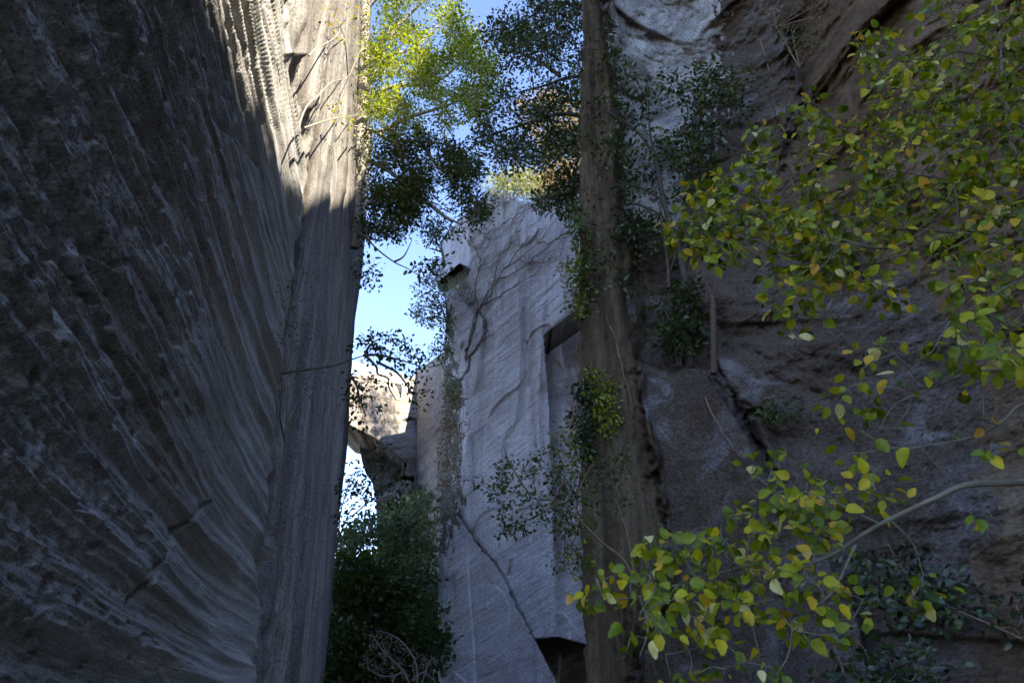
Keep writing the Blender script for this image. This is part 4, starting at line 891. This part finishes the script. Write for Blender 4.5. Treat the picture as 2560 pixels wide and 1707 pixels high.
# ------------------------------------------------------------ foreground autumn branches
def hz(name, label, base, limbs, sites, lr, n=3, size=.055, r=.028, tint=(.42, .29), twig=.0022):
    return plant(name, label, 'branch', base, limbs, sites, (B_fore, G_hazel), leaf=dict(kind='broad', size=size, n=n, r=r), width=.86, lr=lr, twig=twig, tint=tint, hang=.45, face=(-.15, -.75, .55), sides=6)
a = 3.0
def H(pts): return [w1(*p) for p in pts]
limU = [H([(2700, 560, 3.0), (2560, 600, 3.0), (2420, 585, 3.0), (2320, 575, 3.0), (2200, 560, 3.1), (2130, 480, 3.1)]), H([(2440, 590, 3.0), (2300, 660, 3.1), (2230, 720, 3.1), (2150, 760, 3.1), (2060, 800, 3.1)]), H([(2320, 575, 3.0), (2220, 620, 3.0), (2110, 610, 3.0), (1980, 640, 3.0), (1900, 640, 3.0), (1850, 650, 3.0)]),
        H([(2700, 380, 2.8), (2560, 320, 2.8), (2520, 270, 2.8), (2505, 180, 2.8), (2500, 80, 2.8), (2480, -40, 2.8)]), H([(2505, 300, 2.8), (2400, 330, 2.9), (2280, 350, 2.9), (2150, 320, 2.9)]), H([(2150, 610, 3.0), (2060, 590, 3.0), (1950, 560, 3.0), (1850, 520, 3.0)]),
        H([(2400, 590, 3.0), (2380, 450, 3.0), (2300, 300, 3.0), (2200, 260, 3.0)]), H([(2700, 700, 2.6), (2560, 700, 2.6), (2450, 760, 2.6), (2380, 800, 2.6), (2330, 880, 2.6)]), H([(2110, 610, 3.0), (2000, 720, 3.0), (1920, 770, 3.0)]), H([(2500, 150, 2.8), (2400, 130, 2.8), (2300, 150, 2.8), (2180, 120, 2.8)]),
        H([(1980, 640, 3.0), (1880, 600, 3.0), (1760, 560, 3.0), (1650, 545, 3.0)]), H([(1920, 770, 3.0), (1830, 680, 3.0), (1760, 650, 3.0)]), H([(2380, 450, 3.0), (2200, 420, 3.0), (2000, 360, 3.0), (1900, 320, 3.0)])]
pU = [([(2130, 90), (2230, 60), (2330, 110), (2420, 60), (2600, 20), (2600, 520), (2450, 560), (2300, 520), (2250, 400), (2150, 330), (2180, 230), (2130, 160)], 250, 2.6, 3.5), ([(2330, -60), (2600, -80), (2600, 120), (2400, 120), (2300, 60)], 45, 2.4, 3.2),
      ([(1960, 260), (2030, 240), (2140, 330), (2250, 400), (2330, 560), (2200, 640), (2080, 640), (1900, 560), (1870, 450), (1850, 380), (1900, 300)], 150, 2.8, 3.4), ([(1720, 470), (1800, 420), (1900, 470), (2000, 560), (2150, 640), (2280, 720), (2250, 790), (2100, 700), (1990, 690), (1900, 700), (1800, 660), (1730, 640)], 125, 2.8, 3.3),
      ([(1870, 640), (2000, 680), (2100, 760), (2050, 860), (1930, 860), (1880, 760)], 15, 2.9, 3.2), ([(2250, 560), (2600, 520), (2600, 760), (2400, 760), (2280, 700)], 55, 2.5, 3.2), ([(1600, 530), (1700, 540), (1760, 640), (1740, 680), (1690, 650), (1640, 560)], 7, 2.9, 3.1), ([(2330, 770), (2600, 760), (2600, 960), (2480, 950), (2370, 860)], 26, 2.0, 2.7), ([(2060, 940), (2200, 960), (2200, 1060), (2080, 1060)], 5, 2.6, 2.8), ([(2140, 860), (2300, 860), (2330, 960), (2180, 950)], 5, 2.4, 2.8)]
sU = np.concatenate([S3(p, int(n*1.75), y0, y1, (60, -.3), 20+i) for i, (p, n, y0, y1) in enumerate(pU)])
hz('autumn_shrub', 'upper foreground shrub with rounded yellow and green autumn leaves, right edge', w1(2700, 560, 3.0), limU, sU, [(.010, .003), (.006, .002), (.007, .002), (.011, .004)]+[(.005, .0018)]*9, size=.052)
limL = [H([(2750, 1190, 2.0), (2560, 1205, 2.0), (2420, 1212, 2.0), (2350, 1240, 2.05), (2200, 1310, 2.1), (2080, 1385, 2.15), (1950, 1440, 2.2), (1860, 1480, 2.2)]), H([(2080, 1385, 2.15), (1990, 1390, 2.2), (1850, 1420, 2.2), (1760, 1440, 2.2)]), H([(1850, 1420, 2.2), (1740, 1445, 2.2), (1600, 1490, 2.2), (1500, 1500, 2.25), (1425, 1495, 2.3)]),
        H([(2140, 1360, 2.1), (2080, 1480, 2.1), (2000, 1540, 2.1), (1950, 1560, 2.1)]), H([(2200, 1310, 2.1), (2100, 1260, 2.1), (2050, 1220, 2.1)]), H([(1860, 1480, 2.2), (1880, 1560, 2.2), (1900, 1640, 2.2)]), H([(1740, 1445, 2.2), (1700, 1380, 2.2), (1640, 1340, 2.2)]),
        H([(2080, 1385, 2.15), (2010, 1300, 2.2), (1950, 1240, 2.2), (1880, 1180, 2.2)]), H([(1600, 1490, 2.2), (1620, 1570, 2.2), (1600, 1640, 2.2)])]
pL = [([(1540, 1400), (1640, 1330), (1760, 1330), (1900, 1250), (2000, 1240), (2100, 1330), (2060, 1400), (1900, 1450), (1800, 1500), (1700, 1520), (1580, 1520), (1540, 1450)], 115, 1.9, 2.4), ([(1870, 1160), (2050, 1150), (2120, 1250), (2080, 1330), (1950, 1300), (1880, 1230)], 30, 1.95, 2.3), ([(1430, 1450), (1540, 1400), (1560, 1520), (1450, 1510)], 10, 2.0, 2.3),
      ([(1560, 1520), (1800, 1500), (2000, 1440), (2200, 1440), (2160, 1560), (2050, 1620), (1900, 1570), (1750, 1600), (1650, 1620), (1560, 1600)], 62, 1.9, 2.4), ([(1600, 1620), (1750, 1600), (2020, 1600), (2000, 1690), (1700, 1720)], 12, 2.0, 2.3), ([(2100, 1150), (2260, 1150), (2230, 1290), (2130, 1290)], 12, 2.0, 2.3), ([(2190, 1390), (2330, 1440), (2340, 1540), (2240, 1520)], 6, 2.0, 2.2), ([(2440, 1120), (2600, 1110), (2600, 1160), (2450, 1150)], 3, 1.9, 2.1), ([(2430, 1290), (2490, 1290), (2490, 1330), (2430, 1330)], 1, 2., 2.1)]
sL = np.concatenate([S3(p, int(n*1.0), y0, y1, None, 40+i) for i, (p, n, y0, y1) in enumerate(pL)])
hz('autumn_shrub', 'lower foreground branch with larger yellow-green leaves and a smooth pale limb', w1(2750, 1190, 2.0), limL, sL, [(.0115, .0035), (.006, .002)]+[(.0045, .0016)]*7, size=.038)
limM = [H([(2700, 980, 2.4), (2560, 1010, 2.4), (2510, 1050, 2.4), (2440, 1090, 2.4), (2340, 1110, 2.4), (2240, 1120, 2.4), (2150, 1078, 2.4)]), H([(2240, 1120, 2.4), (2170, 1130, 2.4), (2100, 1135, 2.4)]), H([(2700, 900, 2.4), (2560, 920, 2.4), (2430, 930, 2.4), (2330, 970, 2.4), (2240, 1010, 2.4), (2200, 1070, 2.4)]), H([(2510, 1050, 2.4), (2400, 1010, 2.4), (2380, 990, 2.4)]), H([(2300, 1115, 2.4), (2340, 1160, 2.4), (2380, 1200, 2.4)])]
hz('bare_twigs', 'nearly leafless pale twig fork between the two autumn branches', w1(2700, 980, 2.4), limM, S3([(2150, 940), (2560, 880), (2560, 1080), (2300, 1150), (2120, 1120)], 16, 2.2, 2.5), [(.008, .0022), (.004, .0016), (.006, .002), (.003, .0014), (.003, .0014)], n=1)

# ------------------------------------------------------------ lookout: railing and people
M_white = plain('white_paint', (.78, .78, .76), .5)
YR = 69.5
A_, B2 = w1(884, 905, YR), w1(1018, 938, YR-1.0)
rail = thing('lookout_railing', (A_+B2)/2, 'white slatted lookout railing on top of the far sunlit cliff', 'railing')
def beam(p, q, w_, d_):
    p, q = np.array(p), np.array(q); T = unit(q-p); u_ = np.array([0, 0, 1.0]) if abs(T[2]) < .9 else np.array([1.0, 0, 0]); s_ = unit(np.cross(T, u_)); n_ = np.cross(s_, T)
    o = [s_*a_*w_/2+n_*b_*d_/2 for a_, b_ in ((-1, -1), (1, -1), (1, 1), (-1, 1))]
    V = np.array([p+x for x in o]+[q+x for x in o]); Fq = np.array([[0, 3, 2, 1], [4, 5, 6, 7], [0, 1, 5, 4], [1, 2, 6, 5], [2, 3, 7, 6], [3, 0, 4, 7]]); return V, Fq
def beams(L):
    Vs, Fs = [], []
    for i, b_ in enumerate(L):
        V, Fq = beam(*b_); Vs.append(V); Fs.append(Fq+8*i)
    return np.concatenate(Vs), np.concatenate(Fs)
dn = np.array([0, 0, -1.25])
V, Fq = beams([(A_, B2, .09, .09), (A_+dn*.93, B2+dn*.93, .06, .06)]); mesh_obj('rail', V, [Fq], M_white, rail, smooth_=False)
V, Fq = beams([(A_+(B2-A_)*t_, A_+(B2-A_)*t_+dn, .05, .03) for t_ in np.linspace(.01, .99, 64)]); mesh_obj('balusters', V, [Fq], M_white, rail, smooth_=False)
for t_ in (0, .25, .5, .75, 1):
    V, Fq = beam(A_+(B2-A_)*t_+np.array([0, 0, .06]), A_+(B2-A_)*t_+dn*1.15, .11, .11); mesh_obj('post', V, [Fq], M_white, rail, smooth_=False)
# person leaning on the railing
def skin_person(loc, label, jc, rot=0.0, hc=(.7, .68, .62)):
    me = bpy.data.meshes.new('person')
    J = [((0, 0, .95), .13), ((0, 0, 1.2), .15), ((0, .0, 1.42), .12), ((0, -.02, 1.52), .055), ((0, -.04, 1.62), .095), ((0, -.04, 1.72), .085),
         ((.2, 0, 1.42), .06), ((.26, -.12, 1.18), .045), ((.16, -.34, 1.16), .035), ((-.2, 0, 1.42), .06), ((-.26, -.12, 1.18), .045), ((-.16, -.34, 1.16), .035),
         ((.10, 0, .85), .09), ((.11, 0, .48), .06), ((.12, .02, .06), .045), ((.12, -.14, .03), .035), ((-.10, 0, .85), .09), ((-.11, 0, .48), .06), ((-.12, .02, .06), .045), ((-.12, -.14, .03), .035)]
    E = [(0, 1), (1, 2), (2, 3), (3, 4), (4, 5), (2, 6), (6, 7), (7, 8), (2, 9), (9, 10), (10, 11), (0, 12), (12, 13), (13, 14), (14, 15), (0, 16), (16, 17), (17, 18), (18, 19)]
    me.from_pydata([j[0] for j in J], E, []); me.materials.append(plain('dark_clothes', jc, .9))
    o = bpy.data.objects.new('person', me); COL.objects.link(o)
    m = o.modifiers.new('skin', 'SKIN')
    for i, (_, r_) in enumerate(J): me.skin_vertices[0].data[i].radius = (r_, r_*.85)
    me.skin_vertices[0].data[0].use_root = True
    ss = o.modifiers.new('sub', 'SUBSURF'); ss.levels = ss.render_levels = 2
    o.location = Vector([float(x) for x in loc]); o.rotation_euler = (0, 0, rot)
    hm = bpy.data.meshes.new('hat')
    a_ = np.linspace(0, 2*math.pi, 14, endpoint=False); prof_ = [(.17, 1.70), (.17, 1.715), (.11, 1.73), (.10, 1.80), (.05, 1.84)]
    Vh = [(r_*math.cos(t_), r_*math.sin(t_)-.04, z_) for r_, z_ in prof_ for t_ in a_]
    Fh = [(k*14+i, k*14+(i+1) % 14, (k+1)*14+(i+1) % 14, (k+1)*14+i) for k in range(4) for i in range(14)] + [tuple(56+i for i in range(14))]
    hm.from_pydata(Vh, [], Fh); hm.materials.append(plain('hat_cloth', hc, .9)); h_ = bpy.data.objects.new('hat', hm); COL.objects.link(h_); h_.parent = o
    tag(o, label, 'person'); return o
pA = w1(903, 915, YR+.5); pA[2] = A_[2]-1.2
skin_person(pA, 'person in dark clothes and pale hat leaning on the lookout railing', (.05, .05, .06))
